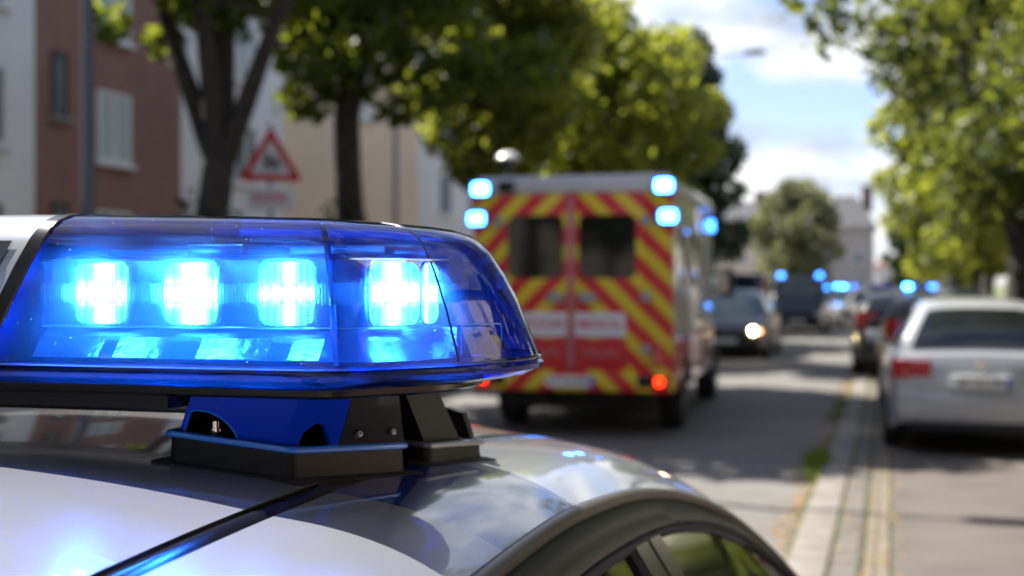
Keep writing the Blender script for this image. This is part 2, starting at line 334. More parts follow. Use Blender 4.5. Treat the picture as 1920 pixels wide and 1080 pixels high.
def grass_tufts():
    vs = []; fs = []
    r = random.Random(3)
    def tuft(x, y, n, h, s):
        for _ in range(n):
            px = x + r.gauss(0, s); py = y + r.gauss(0, s * 1.6); a = r.uniform(0, 6.28); w = r.uniform(.002, .005); hh = h * r.uniform(.4, 1.2)
            dx, dy = math.cos(a), math.sin(a); lx, ly = r.gauss(0, hh * .45), r.gauss(0, hh * .45); k = len(vs)
            vs.extend([(px - dx * w, py - dy * w, .0), (px + dx * w, py + dy * w, .0), (px + lx * .5 + dx * w * .7, py + ly * .5 + dy * w * .7, hh * .7), (px + lx, py + ly, hh)])
            fs.extend([(k, k + 1, k + 2), (k, k + 2, k + 3)])
    y = 5.5
    while y < 30:
        if r.random() < .6: tuft(-.595, y, r.randint(4, 14), .03, .010)
        if r.random() < .5: tuft(-.338, y, r.randint(4, 12), .024, .006)
        if r.random() < .6: tuft(-.155, y, r.randint(3, 10), .022, .006)
        if r.random() < .6: tuft(-.004, y, r.randint(4, 12), .024, .010)
        y += .07
    for yy, n in ((11.6, 90), (12.0, 120), (11.9, 100), (12.4, 60), (16.0, 60), (17.5, 50), (10.9, 40)): tuft(-.64, yy, n, .10, .05)
    me = bpy.data.meshes.new('weeds'); me.from_pydata(vs, [], fs); me.materials.append(M_['grass']); o = bpy.data.objects.new('kerb_grass', me); COL.objects.link(o)
    tag(o, 'green weeds and grass growing along the kerb and paver joints', 'grass', kind='stuff')
grass_tufts()

# fallen leaves along the gutter
def litter():
    r = random.Random(9); vs = []; fs = []
    for _ in range(1500):
        x = -.60 - abs(r.gauss(0, .10)) if r.random() < .75 else r.uniform(-.35, .1); y = r.uniform(5, 26); a = r.uniform(0, 6.28); s = r.uniform(.008, .022); k = len(vs); z = .004 if x < -.58 else .022
        for q in range(5):
            t = a + q * 1.2566; vs.append((x + math.cos(t) * s, y + math.sin(t) * s * 1.2, z + r.uniform(0, .012)))
        fs.append((k, k + 1, k + 2, k + 3, k + 4))
    me = bpy.data.meshes.new('fallen_leaves'); me.from_pydata(vs, [], fs); me.materials.append(mat('dry_leaf', (.30, .17, .05), .8)); o = bpy.data.objects.new('fallen_leaves', me); COL.objects.link(o)
    tag(o, 'dry brown leaves scattered in the gutter beside the kerb', 'fallen leaves', kind='stuff')
litter()

# ------------------------------------------------------------------ buildings
def window(p, X, y0, y1, z0, z1, nx, style='white', parts=2):
    """window on a facade at x=X; nx is the outward normal (+1/-1)"""
    fm = M_['winframe'] if style != 'dark' else M_['darkframe']
    b = MB(); t = .07; d0, d1 = sorted((X - .02 * nx, X + .05 * nx))
    b.box((d0, y0, z0), (d1, y0 + t, z1)); b.box((d0, y1 - t, z0), (d1, y1, z1)); b.box((d0, y0 + t, z0), (d1, y1 - t, z0 + t)); b.box((d0, y0 + t, z1 - t), (d1, y1 - t, z1))
    if parts == 2: ym = (y0 + y1) / 2; b.box((d0, ym - .04, z0 + t), (d1, ym + .04, z1 - t))
    w = b.build('window', fm, p, smooth=0)
    g = MB(); a0, a1 = sorted((X + .003 * nx, X + .012 * nx)); g.box((a0, y0 + t, z0 + t), (a1, y1 - t, z1 - t)); 
    g.build('pane', M_['winglass'] if style != 'curtain' else M_['curtain'], w, smooth=0)
    s = MB(); a0, a1 = sorted((X - .02 * nx, X + .14 * nx)); s.box((a0, y0 - .1, z0 - .09), (a1, y1 + .1, z0 - .004)); s.build('sill', M_['winframe'] if style != 'dark' else M_['stone'], w, smooth=0)
    return w

def house(label, X, y0, y1, h, wallm, roofm, nx=1, depth=9, wins=(), rh=2.6, name='terraced_house'):
    r = thing(name, label, 'house', (X, (y0 + y1) / 2, 0), 0, 'houses along the street'); r.location = (0, 0, 0)
    r.location = (X, (y0 + y1) / 2, 0); ox, oy = X, (y0 + y1) / 2
    xa, xb = sorted((0, -depth * nx)); w = MB(); w.box((xa, y0 - oy, -.02), (xb, y1 - oy, h)); w.build('wall', wallm, r, smooth=0)
    rf = MB(); e = .35 * nx; xm = -depth * nx / 2
    poly = [(e, h - .05), (xm, h + rh), (-depth * nx - e, h - .05), (-depth * nx - e, h + .1), (xm, h + rh + .18), (e, h + .1)]
    rf.prism(poly, y0 - oy - .0, y1 - oy + .0, 'y'); ro = rf.build('roof', roofm, r, smooth=0)
    gp = MB(); gp.prism([(0, h), (xm, h + rh - .1), (-depth * nx, h)], y0 - oy + .02, y1 - oy - .02, 'y'); gp.build('gable', wallm, r, smooth=0)
    ch = MB(); ch.box((xm - .4, -.5, h + rh - .4), (xm + .4, .5, h + rh + 1.1)); ch.box((xm - .48, -.58, h + rh + 1.1), (xm + .48, .58, h + rh + 1.22)); ch.build('chimney', M_['brick2'], ro, smooth=0)
    g = MB(); g.tube([(e + .06 * nx, y0 - oy, h - .02), (e + .06 * nx, y1 - oy, h - .02)], .07); g.build('gutter', M_['galv'], ro)
    for (a, b_, z0, z1, st, pt) in wins: window(r, 0, a - oy, b_ - oy, z0, z1, nx, st, pt)
    d = MB(); yc = (y1 - oy) - 1.6; a0, a1 = sorted((-.01 * nx, .06 * nx)); d.box((a0, yc - .5, .11), (a1, yc + .5, 2.25)); dd = d.build('door', M_['door'], r, smooth=0)
    k = MB(); k.box(*[tuple(sorted((.06 * nx, .11 * nx))[i] if j == 0 else (yc + .36 + i * .05 if j == 1 else 1.1 + i * .12) for j in range(3)) for i in range(2)]); k.build('handle', M_['chrome'], dd, smooth=0)
    return r
FZ = [(1.75, 3.3), (4.4, 6.0), (7.2, 8.8)]
def rows(ys, st='white', pt=2, w=1.3, skip=()): return [(y, y + w, a, b_, st, pt) for y in ys for k, (a, b_) in enumerate(FZ) if (y, k) not in skip]
house('white rendered house at the far left edge with grey windows', -17, 8, 22.6, 13, M_['renderw2'], M_['tile'], wins=rows([10.5, 13.8, 17.2, 20.35]))
house('red-brown brick house behind the lamp post and first tree', -17, 22.6, 28.3, 13, M_['brick'], M_['tile'],
      wins=[(23.16, 23.67, 5.2, 6.6, 'dark', 1), (23.16, 23.67, 8.2, 9.6, 'dark', 1), (23.16, 23.67, 2.1, 3.4, 'dark', 1), (24.75, 26.05, 1.75, 3.3, 'white', 2), (24.75, 26.05, 4.4, 6.0, 'curtain', 2), (24.75, 26.05, 7.2, 8.8, 'curtain', 2)])
house('narrow white house right of the brick house, behind the warning sign', -17.0, 28.3, 33.9, 13, M_['renderw2'], M_['slate'], wins=rows([31.0], w=1.2))
house('beige rendered house behind the second tree trunk', -17, 33.9, 45, 13, M_['renderb'], M_['tile'], wins=[(39.2, 40.5, 7.2, 8.8, 'white', 2), (36, 37.3, 9.9, 11.2, 'white', 2)])
house('pale white house right of the beige house, behind the ambulance', -17, 45, 60, 13, M_['renderw'], M_['slate'], wins=rows([47.3, 51, 55], w=1.4))
house('grey stone house farther up the left side beyond the pale white one', -17, 60, 78, 12.4, M_['stone2'], M_['tile'], wins=rows([63, 67, 71, 75]))
house('low cream house at the far end of the left row', -17, 78, 100, 11.5, M_['renderc'], M_['slate'], wins=rows([80, 84, 88, 92]))
pp = MB(); pp.tube([(-16.92, 42.6, .1), (-16.92, 42.6, 12.9)], .07); tag(pp.build('downpipe', M_['galv']), 'thin grey downpipe on the beige house wall', 'downpipe')
# right row (sunlit, seen between trunks and mirrored in the paint)
def rhouse(label, y0, y1, m, rm, h=9.5): house(label, 10.5, y0, y1, h, m, rm, -1, 9, [(y, y + 1.2, a, b_, 'white', 2) for y in np.arange(y0 + 1.5, y1 - 3, 3.3) for (a, b_) in FZ])
rhouse('cream house on the right behind the roadside trees, nearest of its row', 6, 26, M_['renderc'], M_['tile'])
rhouse('warm stone house on the right behind the tree trunks, second of its row', 26, 46, M_['stone2'], M_['tile'])
rhouse('white house on the right, third along its row', 46, 70, M_['renderw'], M_['slate'])
rhouse('beige house on the right, farthest of its row', 70, 100, M_['renderb'], M_['tile'])

def end_block(label, x0, x1, Y, h, rh, wallm, roofm, chim=(), hip=3.0, name='apartment_block', wide=12):
    cx = (x0 + x1) / 2; r = thing(name, label, 'building', (cx, Y, 0)); x0 -= cx; x1 -= cx
    b = MB(); b.box((x0, 0, -.02), (x1, wide, h)); b.build('wall', wallm, r, smooth=0)
    b = MB(); o = .5
    vs = [(x0 - o, -o, h + .003), (x1 + o, -o, h + .003), (x1 + o, wide + o, h + .003), (x0 - o, wide + o, h + .003), (x0 + hip, wide / 2, h + rh), (x1 - hip, wide / 2, h + rh)]
    b.add(vs, [(0, 1, 5, 4), (1, 2, 5), (2, 3, 4, 5), (3, 0, 4), (0, 3, 2, 1)]); ro = b.build('roof', roofm, r, smooth=0)
    for c in chim:
        b = MB(); b.box((c - .6, wide / 2 - .6, h + rh * .5), (c + .6, wide / 2 + .6, h + rh + 1.1)); b.build('chimney', M_['brick2'], ro, smooth=0)
    n = int((x1 - x0) // 2.6)
    for i in range(n):
        for fl in range(int(h // 3)):
            xx = x0 + (i + .5) * (x1 - x0) / n; z = fl * 3 + 1
            f = MB(); f.box((xx - .6, -.06, z), (xx + .6, .02, z + 1.5)); w = f.build('window', M_['winframe'], r, smooth=0)
            f = MB(); f.box((xx - .5, -.075, z + .1), (xx + .5, -.062, z + 1.4)); f.build('pane', M_['winglass'], w, smooth=0)
    return r
end_block('grey hipped-roof block closing the far end of the street', -11.2, -2.0, 150, 8.2, 4.0, M_['stone'], M_['slate'], chim=(-3.4, 3.9), hip=2.0)
end_block('taller brown block at the far end, left of the grey one', -24, -11.8, 148, 9.0, 2.6, M_['stone2'], M_['slate'], chim=(3.0,), hip=1.5)
end_block('low pinkish white house at the far end right of the grey block', -1.5, 9, 130, 3.4, 2.0, M_['renderw'], M_['tile'])

# ------------------------------------------------------------------ trees
def leafmesh(name, centres, radii, n, size, m, seed, parent, flat=.8):
    g = np.random.default_rng(seed); C = np.array(centres); Rr = np.array(radii); w = Rr**2; w = w / w.sum()
    idx = g.choice(len(C), n, p=w); d = g.normal(size=(n, 3)); d /= np.linalg.norm(d, axis=1)[:, None]
    rad = Rr[idx] * (g.uniform(.35, 1.0, n) ** .5) * g.uniform(.82, 1.12, n); P = C[idx] + d * rad[:, None] * np.array([1, 1, flat])
    nrm = g.normal(size=(n, 3)) + np.array([0, 0, .7]); nrm /= np.linalg.norm(nrm, axis=1)[:, None]
    a = np.cross(nrm, g.normal(size=(n, 3))); a /= np.linalg.norm(a, axis=1)[:, None]; b_ = np.cross(nrm, a)
    s = size * g.uniform(.6, 1.35, n)[:, None]
    # pointed leaf: 6 corners
    prof = [(-1, 0), (-.35, .55), (.35, .5), (1.1, 0), (.35, -.5), (-.35, -.55)]
    V = np.stack([P + a * s * u + b_ * s * v - nrm * s * abs(v) * .25 for u, v in prof], axis=1).reshape(-1, 3)
    me = bpy.data.meshes.new(name); k = len(prof)
    me.vertices.add(n * k); me.vertices.foreach_set('co', V.astype(np.float32).ravel()); me.loops.add(n * k); me.loops.foreach_set('vertex_index', np.arange(n * k, dtype=np.int32))
    me.polygons.add(n); me.polygons.foreach_set('loop_start', np.arange(0, n * k, k, dtype=np.int32)); me.polygons.foreach_set('loop_total', np.full(n, k, dtype=np.int32))
    me.materials.append(m); me.update(); me.validate()
    o = bpy.data.objects.new(name, me); COL.objects.link(o); o.parent = parent; return o

def tree(label, x, y, h, r, base, trunk_r=.24, leaf='leafA', n=9000, size=.11, seed=1, limbs=5, fork=None, clumps=26, shape='round', group='street trees', ivy=0, low=(), ends=()):
    t = thing('broadleaf_tree' if shape == 'round' else 'pyramidal_tree', label, 'tree', (x, y, 0), 0, group); q = random.Random(seed)
    tr = MB(); fork = fork or base + .3
    pts = [(q.gauss(0, .008) * i, q.gauss(0, .012) * i, z) for i, z in enumerate(np.linspace(0, fork, 7))]; pts[0] = (0, 0, -.02)
    rr = [trunk_r * (1.35 if i == 0 else 1.08 if i == 1 else 1 - .03 * i) for i in range(7)]; tr.tube(pts, rr, 14)
    tops = []
    for k in range(limbs):
        a = 2 * math.pi * (k + .3 * q.random()) / limbs; sp = r * q.uniform(.30, .55); z2 = lerp(fork, h, q.uniform(.45, .75))
        if k == 0: sp = .1; z2 = h * .88
        p0 = Vector(pts[-1]) - Vector((0, 0, .25)); e = Vector((math.cos(a) * sp, math.sin(a) * sp, z2)) if k >= len(ends) else Vector(ends[k]); mid = p0.lerp(e, .45) + Vector((math.cos(a) * sp * .12, math.sin(a) * sp * .12, -.1))
        r0 = trunk_r * (.62 if k else .8); tr.tube([p0, p0.lerp(mid, .5), mid, mid.lerp(e, .5), e], [r0, r0 * .85, r0 * .66, r0 * .45, r0 * .2], 9); tops.append((mid, e, r0))
        for j in range(4):
            s = mid.lerp(e, q.uniform(0, .8)); aa = a + q.uniform(-1.4, 1.4); ee = s + Vector((math.cos(aa), math.sin(aa), q.uniform(-.1, .7))) * r * q.uniform(.3, .5)
            tr.tube([s, s.lerp(ee, .5) + Vector((0, 0, .1)), ee], [r0 * .32, r0 * .2, r0 * .07], 6)
    tr.build('trunk', M_['bark'], t, recalc=False, smooth=60)
    C = []; Rr = []
    for i in range(clumps):
        f = (i + .5) / clumps; z = lerp(base, h, f ** .9)
        prof = (math.sin(math.pi * (.16 + .80 * f)) ** .7) if shape == 'round' else (1.05 - f) * .95 + .05
        a = i * 2.399 + q.uniform(-.3, .3); rad = r * prof * q.uniform(.45, .82) if i % 4 else r * prof * q.uniform(0, .3)
        C.append((math.cos(a) * rad, math.sin(a) * rad, z)); Rr.append(r * q.uniform(.22, .36) * (.6 + .4 * prof))
    for (lx, ly, lz, lr) in low: C.append((lx, ly, lz)); Rr.append(lr)
    c = leafmesh('crown', C, Rr, n, size, M_[leaf], seed, t)
    if ivy:
        IC = [(q.gauss(0, .12), q.gauss(0, .12), z) for z in np.arange(.4, ivy, .22)]; leafmesh('ivy', IC, [trunk_r * q.uniform(1.2, 1.7) for _ in IC], 1400, .05, M_['leafD'], seed + 5, t, 1)
    return t
tree('tree with a three-way forked trunk left of the warning sign', -8.5, 14.9, 9.9, 2.8, 5.3, .25, 'leafA', 15000, .10, 11, limbs=4, fork=3.3, clumps=34, ivy=2.75, ends=((.1, .3, 8.6), (-1.3, -.4, 7.4), (2.4, -.5, 7.2)),
     low=((-.9, .3, 4.9, .3), (-1.6, .1, 5.2, .35)))
tree('dark straight-trunked tree with sparse ivy right of the warning sign', -8.6, 19.6, 10.6, 3.3, 5.3, .25, 'leafA', 20000, .11, 12, limbs=5, fork=5.2, clumps=34, ivy=2.9,
     low=((-.7, -.3, 4.7, .5), (.9, -.2, 4.45, .35), (1.6, 0, 4.9, .6), (2.4, .1, 5.1, .6), (3.1, .5, 5.2, .6)))
tree('leaning-limbed tree whose yellow-green crown hangs over the ambulance', -8.7, 27.6, 12, 3.2, 4.0, .2, 'leafY', 20000, .12, 13, limbs=5, fork=3.9, clumps=38)
tree('yellow-green street tree directly behind the ambulance roof', -8.4, 36, 9.7, 3.6, 3.6, .2, 'leafY', 14000, .13, 14, clumps=38)
tree('olive street tree left of the dark pointed tree', -8.5, 44.5, 10.0, 3.4, 3.2, .2, 'leafY', 12000, .14, 15, clumps=34)
tree('tall dark pointed tree right of the yellow-green crowns', -8.3, 55, 12.4, 3.6, 2.2, .25, 'leafD', 14000, .15, 16, clumps=46, shape='cone')
tree('dark street tree just beyond the pointed one on the left side', -10.6, 67, 9, 3.0, 2.5, .2, 'leafD', 6000, .18, 17)
tree('small dark tree low on the left side near the far end', -13.5, 84, 7, 3.0, 2, .2, 'leafG', 5000, .2, 18)
tree('round grey-green tree standing alone before the far grey block', -7.1, 100, 9.4, 4.3, 1.4, .25, 'leafG', 9000, .2, 19, clumps=44, group=None)
tree('small dark tree right of the far grey block', 1.3, 122, 8.2, 2.6, 1.5, .2, 'leafD', 5000, .22, 20)
tree('nearest right-hand tree overhanging the lane beside the light silver car', 3.7, 16.5, 15, 4.8, 4.0, .25, 'leafB', 52000, .078, 21, limbs=6, clumps=66,
     low=((-4.7, .5, 5.4, .5), (-4.45, .5, 4.85, .38), (-4.0, .5, 5.3, .6), (-3.7, .4, 4.6, .45), (-3.2, .5, 4.9, .6), (-3.1, .5, 4.1, .45), (-2.7, 1, 3.5, .5), (-2.2, .6, 4.2, .7), (-1.8, .8, 3.4, .5), (-1.2, .5, 3.9, .6)))
tree('right-hand tree with a thick dark trunk beyond the light silver car', 2.45, 27, 10, 3.2, 2.9, .31, 'leafB', 24000, .085, 22, limbs=5, fork=2.9, clumps=44)
tree('slim-trunked right-hand tree, second beyond the light silver car', 2.5, 36.5, 9.8, 3.1, 2.4, .17, 'leafY', 12000, .13, 23, clumps=40)
tree('slim right-hand tree, third beyond the light silver car', 2.7, 45, 9.6, 3.1, 2.3, .17, 'leafB', 10000, .14, 24, clumps=36)
tree('right-hand tree, fourth beyond the light silver car', 2.7, 56, 9.6, 3.2, 2.0, .17, 'leafY', 9000, .15, 25, clumps=36)
tree('right-hand tree, last one before the low pinkish house', 3.4, 72, 9.5, 3.6, 1.6, .2, 'leafB', 8000, .17, 26, clumps=36)

# ------------------------------------------------------------------ street furniture
def lamp(label, X, Y, h, arm, m='lampgrey', r=.07):
    t = thing('street_lamp', label, 'street lamp', (X, Y, 0), 0)
    b = MB(); b.tube([(0, 0, -.02), (0, 0, 1.1), (0, 0, 1.15), (0, 0, h)], [r * 1.35, r * 1.3, r, r * .75], 14); b.build('pole', M_[m], t)
    b = MB(); b.tube([(0, 0, h - .02), (.15, 0, h + .18), (.45, 0, h + .3), (arm, 0, h + .42)], [.045, .04, .035, .03], 10); b.build('arm', M_[m], t)
    b = MB(); prof = [(0, 0), (.12, .10), (.45, .16), (.75, .13), (.85, 0), (.75, -.05), (.45, -.07), (.12, -.05)]
    b.prism([(arm - .1 + u, h + .42 + v * .8) for u, v in prof], -.13, .13, 'y'); b.build('lamp_head', M_['galv'], t, bevel=.02)
    return t
lamp('dark tall lamp post in front of the brick house', -8.0, 11.5, 9, 1.0)
lamp('distant street lamp whose arm reaches out against the clouds', -8.0, 43, 8.9, 3.3, 'galv', .06)
t = thing('post_top_lamp', 'silver dome-topped lamp showing above the ambulance', 'street lamp', (-6.95, 23.2, 0))
b = MB(); b.tube([(0, 0, -.02), (0, 0, 3.8)], [.07, .05], 12); b.build('pole', M_['lampgrey'], t)
b = MB(); b.lathe([(.0, .13), (.10, .12), (.18, .07), (.225, .0), (.215, -.03), (.05, -.05), (0, -.05)], 24, T=Matrix.Translation((0, 0, 4.02))); b.build('dome', M_['dome'], t)
b = MB(); b.lathe([(.05, -.22), (.13, -.05), (.05, -.02)], 18, T=Matrix.Translation((0, 0, 3.99))); b.build('lamp_neck', M_['lampgrey'], t)

def rtri(side, rad, z0):   # rounded triangle, point up
    hgt = side * math.sqrt(3) / 2; cs = [(-side / 2, 0), (side / 2, 0), (0, hgt)]; out = []
    g = Vector((0, hgt / 3))
    for i, c in enumerate(cs):
        c = Vector(c); d = (g - c).normalized(); o = c + d * (2 * rad); base = math.atan2(-d.y, -d.x)
        for k in range(7): a = base - math.pi / 3 + k * (2 * math.pi / 3) / 6; out.append((o.x + rad * math.cos(a), o.y + rad * math.sin(a) + z0))
    return out
t = thing('warning_sign', 'red-bordered triangular warning sign with a white panel below, between two trunks', 'road sign', (-8.75, 17.05, 0), R(27))
b = MB(); b.tube([(0, .06, -.02), (0, .06, 4.0)], .038, 12); b.build('post', M_['galv'], t)
z0 = 3.15; b = MB(); b.prism(rtri(.94, .045, z0), 0, .02, 'y'); b.build('sign_border', M_['signred'], t, smooth=0)
b = MB(); b.prism(rtri(.60, .02, z0 + .10), -.006, -.001, 'y'); b.build('sign_face', M_['signwhite'], t, smooth=0)
b = MB()   # two walking figures
for (ox, s) in ((-.045, 1.0), (.075, .8)):
    zb = z0 + .15; T = Matrix.Translation((ox, 0, zb)) @ Matrix.Scale(s, 4)
    b.prism([(.03 * math.cos(k * .7854), .25 + .03 * math.sin(k * .7854)) for k in range(8)], -.012, -.007, 'y', T=T)
    b.prism([(-.045, .1), (-.05, .21), (.045, .21), (.04, .1)], -.012, -.007, 'y', T=T); b.prism([(-.04, .11), (-.075, .0), (-.05, .0), (0, .1)], -.012, -.007, 'y', T=T)
    b.prism([(0, .1), (.05, .0), (.075, .0), (.04, .11)], -.012, -.007, 'y', T=T); b.prism([(.04, .2), (.10, .13), (.085, .115), (.03, .17)], -.012, -.007, 'y', T=T)
b.build('pictogram', M_['signblack'], t, smooth=0)
b = MB(); b.box((-.34, 0, 2.72), (.34, .02, 3.07), bev=.01); p = b.build('panel', M_['signwhite'], t)
text('RAPPEL', 'panel_text', .16, M_['signred'], p, (0, -.004, 2.90), (R(90), 0, 0))

# ------------------------------------------------------------------ generic vehicles
def wheel(parent, x, y, r=.32, w=.2, side=1):
    T = Matrix.Translation((x, y, r)) @ Matrix.Rotation(R(90) * side, 4, 'Y')
    b = MB(); b.lathe([(r * .62, -w / 2), (r * .9, -w / 2), (r * .985, -w * .38), (r, -w * .2), (r, w * .2), (r * .985, w * .38), (r * .9, w / 2), (r * .62, w / 2), (r * .6, 0)], 32, T=T)
    wh = b.build('wheel', M_['tyre'], parent)
    b = MB(); b.lathe([(r * .62, w * .46), (r * .57, w * .47), (r * .56, w * .2), (0.001, w * .2)], 28, T=T)
    for k in range(5):
        a = k * 1.2566; b.add([(math.cos(a + d) * q, math.sin(a + d) * q, w * z) for (q, d, z) in ((r * .1, -.5, .36), (r * .58, -.13, .42), (r * .58, .13, .42), (r * .1, .5, .36))] + [(math.cos(a + d) * q, math.sin(a + d) * q, w * .2) for (q, d, z) in ((r * .1, -.5, .3), (r * .58, -.17, .4), (r * .58, .17, .4), (r * .1, .5, .3))], [(0, 1, 2, 3), (0, 4, 5, 1), (1, 5, 6, 2), (2, 6, 7, 3)], 0, T)
    b.lathe([(r * .16, w * .25), (r * .14, w * .4), (0.001, w * .42)], 16, T=T)
    b.build('rim', M_['rim'], wh)
    return wh

def car(name, label, cat, loc, rz, paint, Lc=4.2, Wc=1.76, H=1.47, belt=.95, hood=.85, kind='hatch', bar=None, lights='', group='cars on the street', rails=False, plate='', bars_on=True, flash=()):
    t = thing(name, label, cat, loc, rz, group); hl = Lc / 2; hw0 = Wc / 2
    wf, wr, wR = hl - .82, -hl + .78, .33
    def hw(y): return hw0 * (1 - .17 * abs(y / hl) ** 6)
    def zb(y):
        z = .2 + .1 * abs(y / hl) ** 8
        for yw in (wf, wr):
            d = abs(y - yw)
            if d < wR + .06: z = max(z, wR + math.sqrt((wR + .06)**2 - d * d) - .02)
        return z
    bt = [(-hl, .62), (-hl + .02, .80), (-hl + .07, belt - .03), (-hl + .4, belt + .02), (0, belt), (hl - 1.25, belt - .03), (hl - .9, hood + .02), (hl - .35, hood - .10), (hl - .1, .62), (hl, .50)]
    if kind == 'suv' or kind == 'van': bt = [(-hl, .7), (-hl + .03, .9), (-hl + .07, belt), (0, belt), (hl - 1.1, belt - .02), (hl - .8, hood + .02), (hl - .25, hood - .08), (hl - .08, .75), (hl, .6)]
    ys = sorted(set([-hl, -hl + .01, -hl + .03, -hl + .07, hl - .01, hl - .04, hl - .1] + list(np.linspace(-hl, hl, 46)) + [yw + (wR + .059) * math.sin(a) for yw in (wf, wr) for a in np.linspace(-1.57, 1.57, 15)]))
    rowsB = []
    for y in ys:
        w = hw(y); z0 = zb(y); z1 = interp(y, bt); c = .05 if y > hl - 1.3 else .03
        half = [(w * .975, z0), (w * .995, lerp(z0, z1, .15)), (w, lerp(z0, z1, .45)), (w * .99, lerp(z0, z1, .75)), (w * .965, z1 - .03), (w * .93, z1), (w * .8, z1 + c * .35), (w * .45, z1 + c * .8), (0, z1 + c)]
        rowsB.append([(x, y, z) for x, z in half] + [(-x, y, z) for x, z in half[-2::-1]])
    b = MB(); b.grid(rowsB)
    for r_, fl in ((rowsB[0], 1), (rowsB[-1], 0)):
        o = len(b.v); b.v += [Vector(p) for p in r_]; b.f.append(list(range(o, o + len(r_)))); b.m.append(0)
    # greenhouse
    if kind == 'hatch': rf = [(-hl + .10, belt - .03), (-hl + .28, belt + .2), (-hl + .55, H - .10), (-hl + .85, H - .025), (-hl + 1.6, H), (hl - 2.05, H - .02), (hl - 1.75, H - .12), (hl - 1.0, belt - .06)]
    elif kind == 'sedan': rf = [(-hl + .45, belt - .02), (-hl + .8, belt + .22), (-hl + 1.25, H - .06), (-hl + 1.8, H), (hl - 2.1, H - .03), (hl - 1.8, H - .13), (hl - 1.05, belt - .06)]
    elif kind == 'van': rf = [(-hl + .07, belt), (-hl + .10, H - .3), (-hl + .2, H - .04), (-hl + .6, H), (hl - 1.6, H - .01), (hl - 1.35, H - .1), (hl - .75, belt - .03)]
    else: rf = [(-hl + .08, belt - .02), (-hl + .2, belt + .25), (-hl + .4, H - .08), (-hl + .7, H), (hl - 1.9, H - .03), (hl - 1.65, H - .13), (hl - .95, belt - .05)]
    g0, g1 = rf[0][0], rf[-1][0]; ysg = sorted(set(list(np.linspace(g0, g1, 44)) + [p[0] for p in rf]))
    tum = {'van': .07, 'hatch': .34}.get(kind, .19)
    def sec(y):
        z = interp(y, rf); zbt = interp(y, bt) - .03; wb = hw(y) * .95; k = max(0, (z - zbt)) / (H - zbt); wr_ = wb - tum * k; return z, zbt, wb, wr_
    rg = []
    for y in ysg:
        z, zbt, wb, w_ = sec(y); zz = max(z, zbt + .002); d = zz - zbt
        half = [(wb, zbt), (lerp(wb, w_, .85), zbt + d * .85), (w_ - .02, zbt + d * .94), (w_ - .08, zbt + d * .985), (w_ * .5, zz + .01), (0, zz + .015)]
        rg.append([(x, y, q) for x, q in half] + [(-x, y, q) for x, q in half[-2::-1]])
    b.grid(rg); b.build('body', paint, t, smooth=38, recalc=False)
    # side glass
    for s in (1, -1):
        b = MB(); yy = [y for y in np.linspace(g0, g1, 60)]
        segs = [[], []]; ymid = (g0 + g1) / 2 - .05; lo = []; 
        for y in yy:
            z, zbt, wb, w_ = sec(y); d = z - zbt
            if d > .2:
                za, zc = zbt + .05, zbt + d * .85 - .025
                if zc - za > .04: segs[0 if y < ymid - .03 else 1].append((y, za, zc, zbt, d, wb, w_)) if abs(y - ymid) > .03 else None
        for sg in segs:
            if len(sg) > 2: b.grid([[(s * (lerp(wb, w_, (q - zbt) / d) + .005), y, q) for q in (za, (za + zc) / 2, zc)] for (y, za, zc, zbt, d, wb, w_) in sg])
        b.build('side_window', M_['glass'], t, recalc=False)
    # windscreen and rear window
    def slope(name_, a, b_, m, inset=.09):
        q = MB(); rws = []
        for y in np.linspace(a, b_, 10):
            z, zbt, wb, w_ = sec(y); z = max(z, zbt); w = w_ - inset; sg = 1 if b_ > 0 else -1
            rws.append([(x * w, y + .006 * sg, z + .014 - .014 * abs(x) ** 2 + (.012 if abs(x) < .95 else .0)) for x in np.linspace(-1, 1, 9)])
        q.grid(rws); return q.build(name_, m, t, recalc=False)
    slope('windscreen', rf[-3][0] + .05, g1 - .05, M_['tealglass'])
    slope('rear_window', g0 + .05, rf[2][0] - .02 if kind != 'van' else rf[1][0], M_['glass'])
    # rear: lamps, plate, bumper
    hr = hw(-hl)
    for s in (1, -1):
        b = MB(); z_ = (.72, .90) if kind in ('hatch', 'sedan') else (.85, 1.15)
        xo, xi = hr + .05, hr - .30; yo = -hl - .02
        for (xa, ya, xb, yb, za, zb2) in ((xi, yo - .01, hr - .12, yo - .01, z_[0] + .03, z_[1] - .01), (hr - .12, yo - .01, hr - .02, yo + .02, z_[0], z_[1]), (hr - .02, yo + .02, xo, yo + .12, z_[0], z_[1]), (xo, yo + .12, xo + .015, yo + .26, z_[0] + .04, z_[1])):
            b.add([(s * xa, ya, za), (s * xb, yb, za), (s * xb, yb, zb2), (s * xa, ya, zb2), (s * xa, ya + .08, za), (s * xb, yb + .08, za), (s * xb, yb + .08, zb2), (s * xa, ya + .08, zb2)], [(0, 1, 2, 3), (4, 5, 6, 7), (0, 1, 5, 4), (3, 2, 6, 7)])
        b.build('tail_light', M_['tail'], t)
    b = MB(); b.box((-hr - .02, -hl - .07, .30), (hr + .02, -hl + .12, .60), bev=.05); b.build('rear_bumper', paint, t)
    b = MB(); b.box((-hr + .1, -hl - .075, .22), (hr - .1, -hl + .06, .33), bev=.03); b.build('bumper_skirt', M_['plastic'], t)
    zp = .70 if kind == 'hatch' else .5
    b = MB(); b.box((-.26, -hl - .088, zp - .055), (.26, -hl - .01, zp + .055)); pl = b.build('number_plate', M_['plate'], t, smooth=0)
    b = MB(); b.box((.215, -hl - .0915, zp - .053), (.258, -hl - .0885, zp + .053)); b.build('plate_band', M_['plateblue'], pl, smooth=0)
    if plate: text(plate, 'plate_text', .085, M_['ink'], pl, (0, -hl - .091, zp), (R(90), 0, 0), .001)
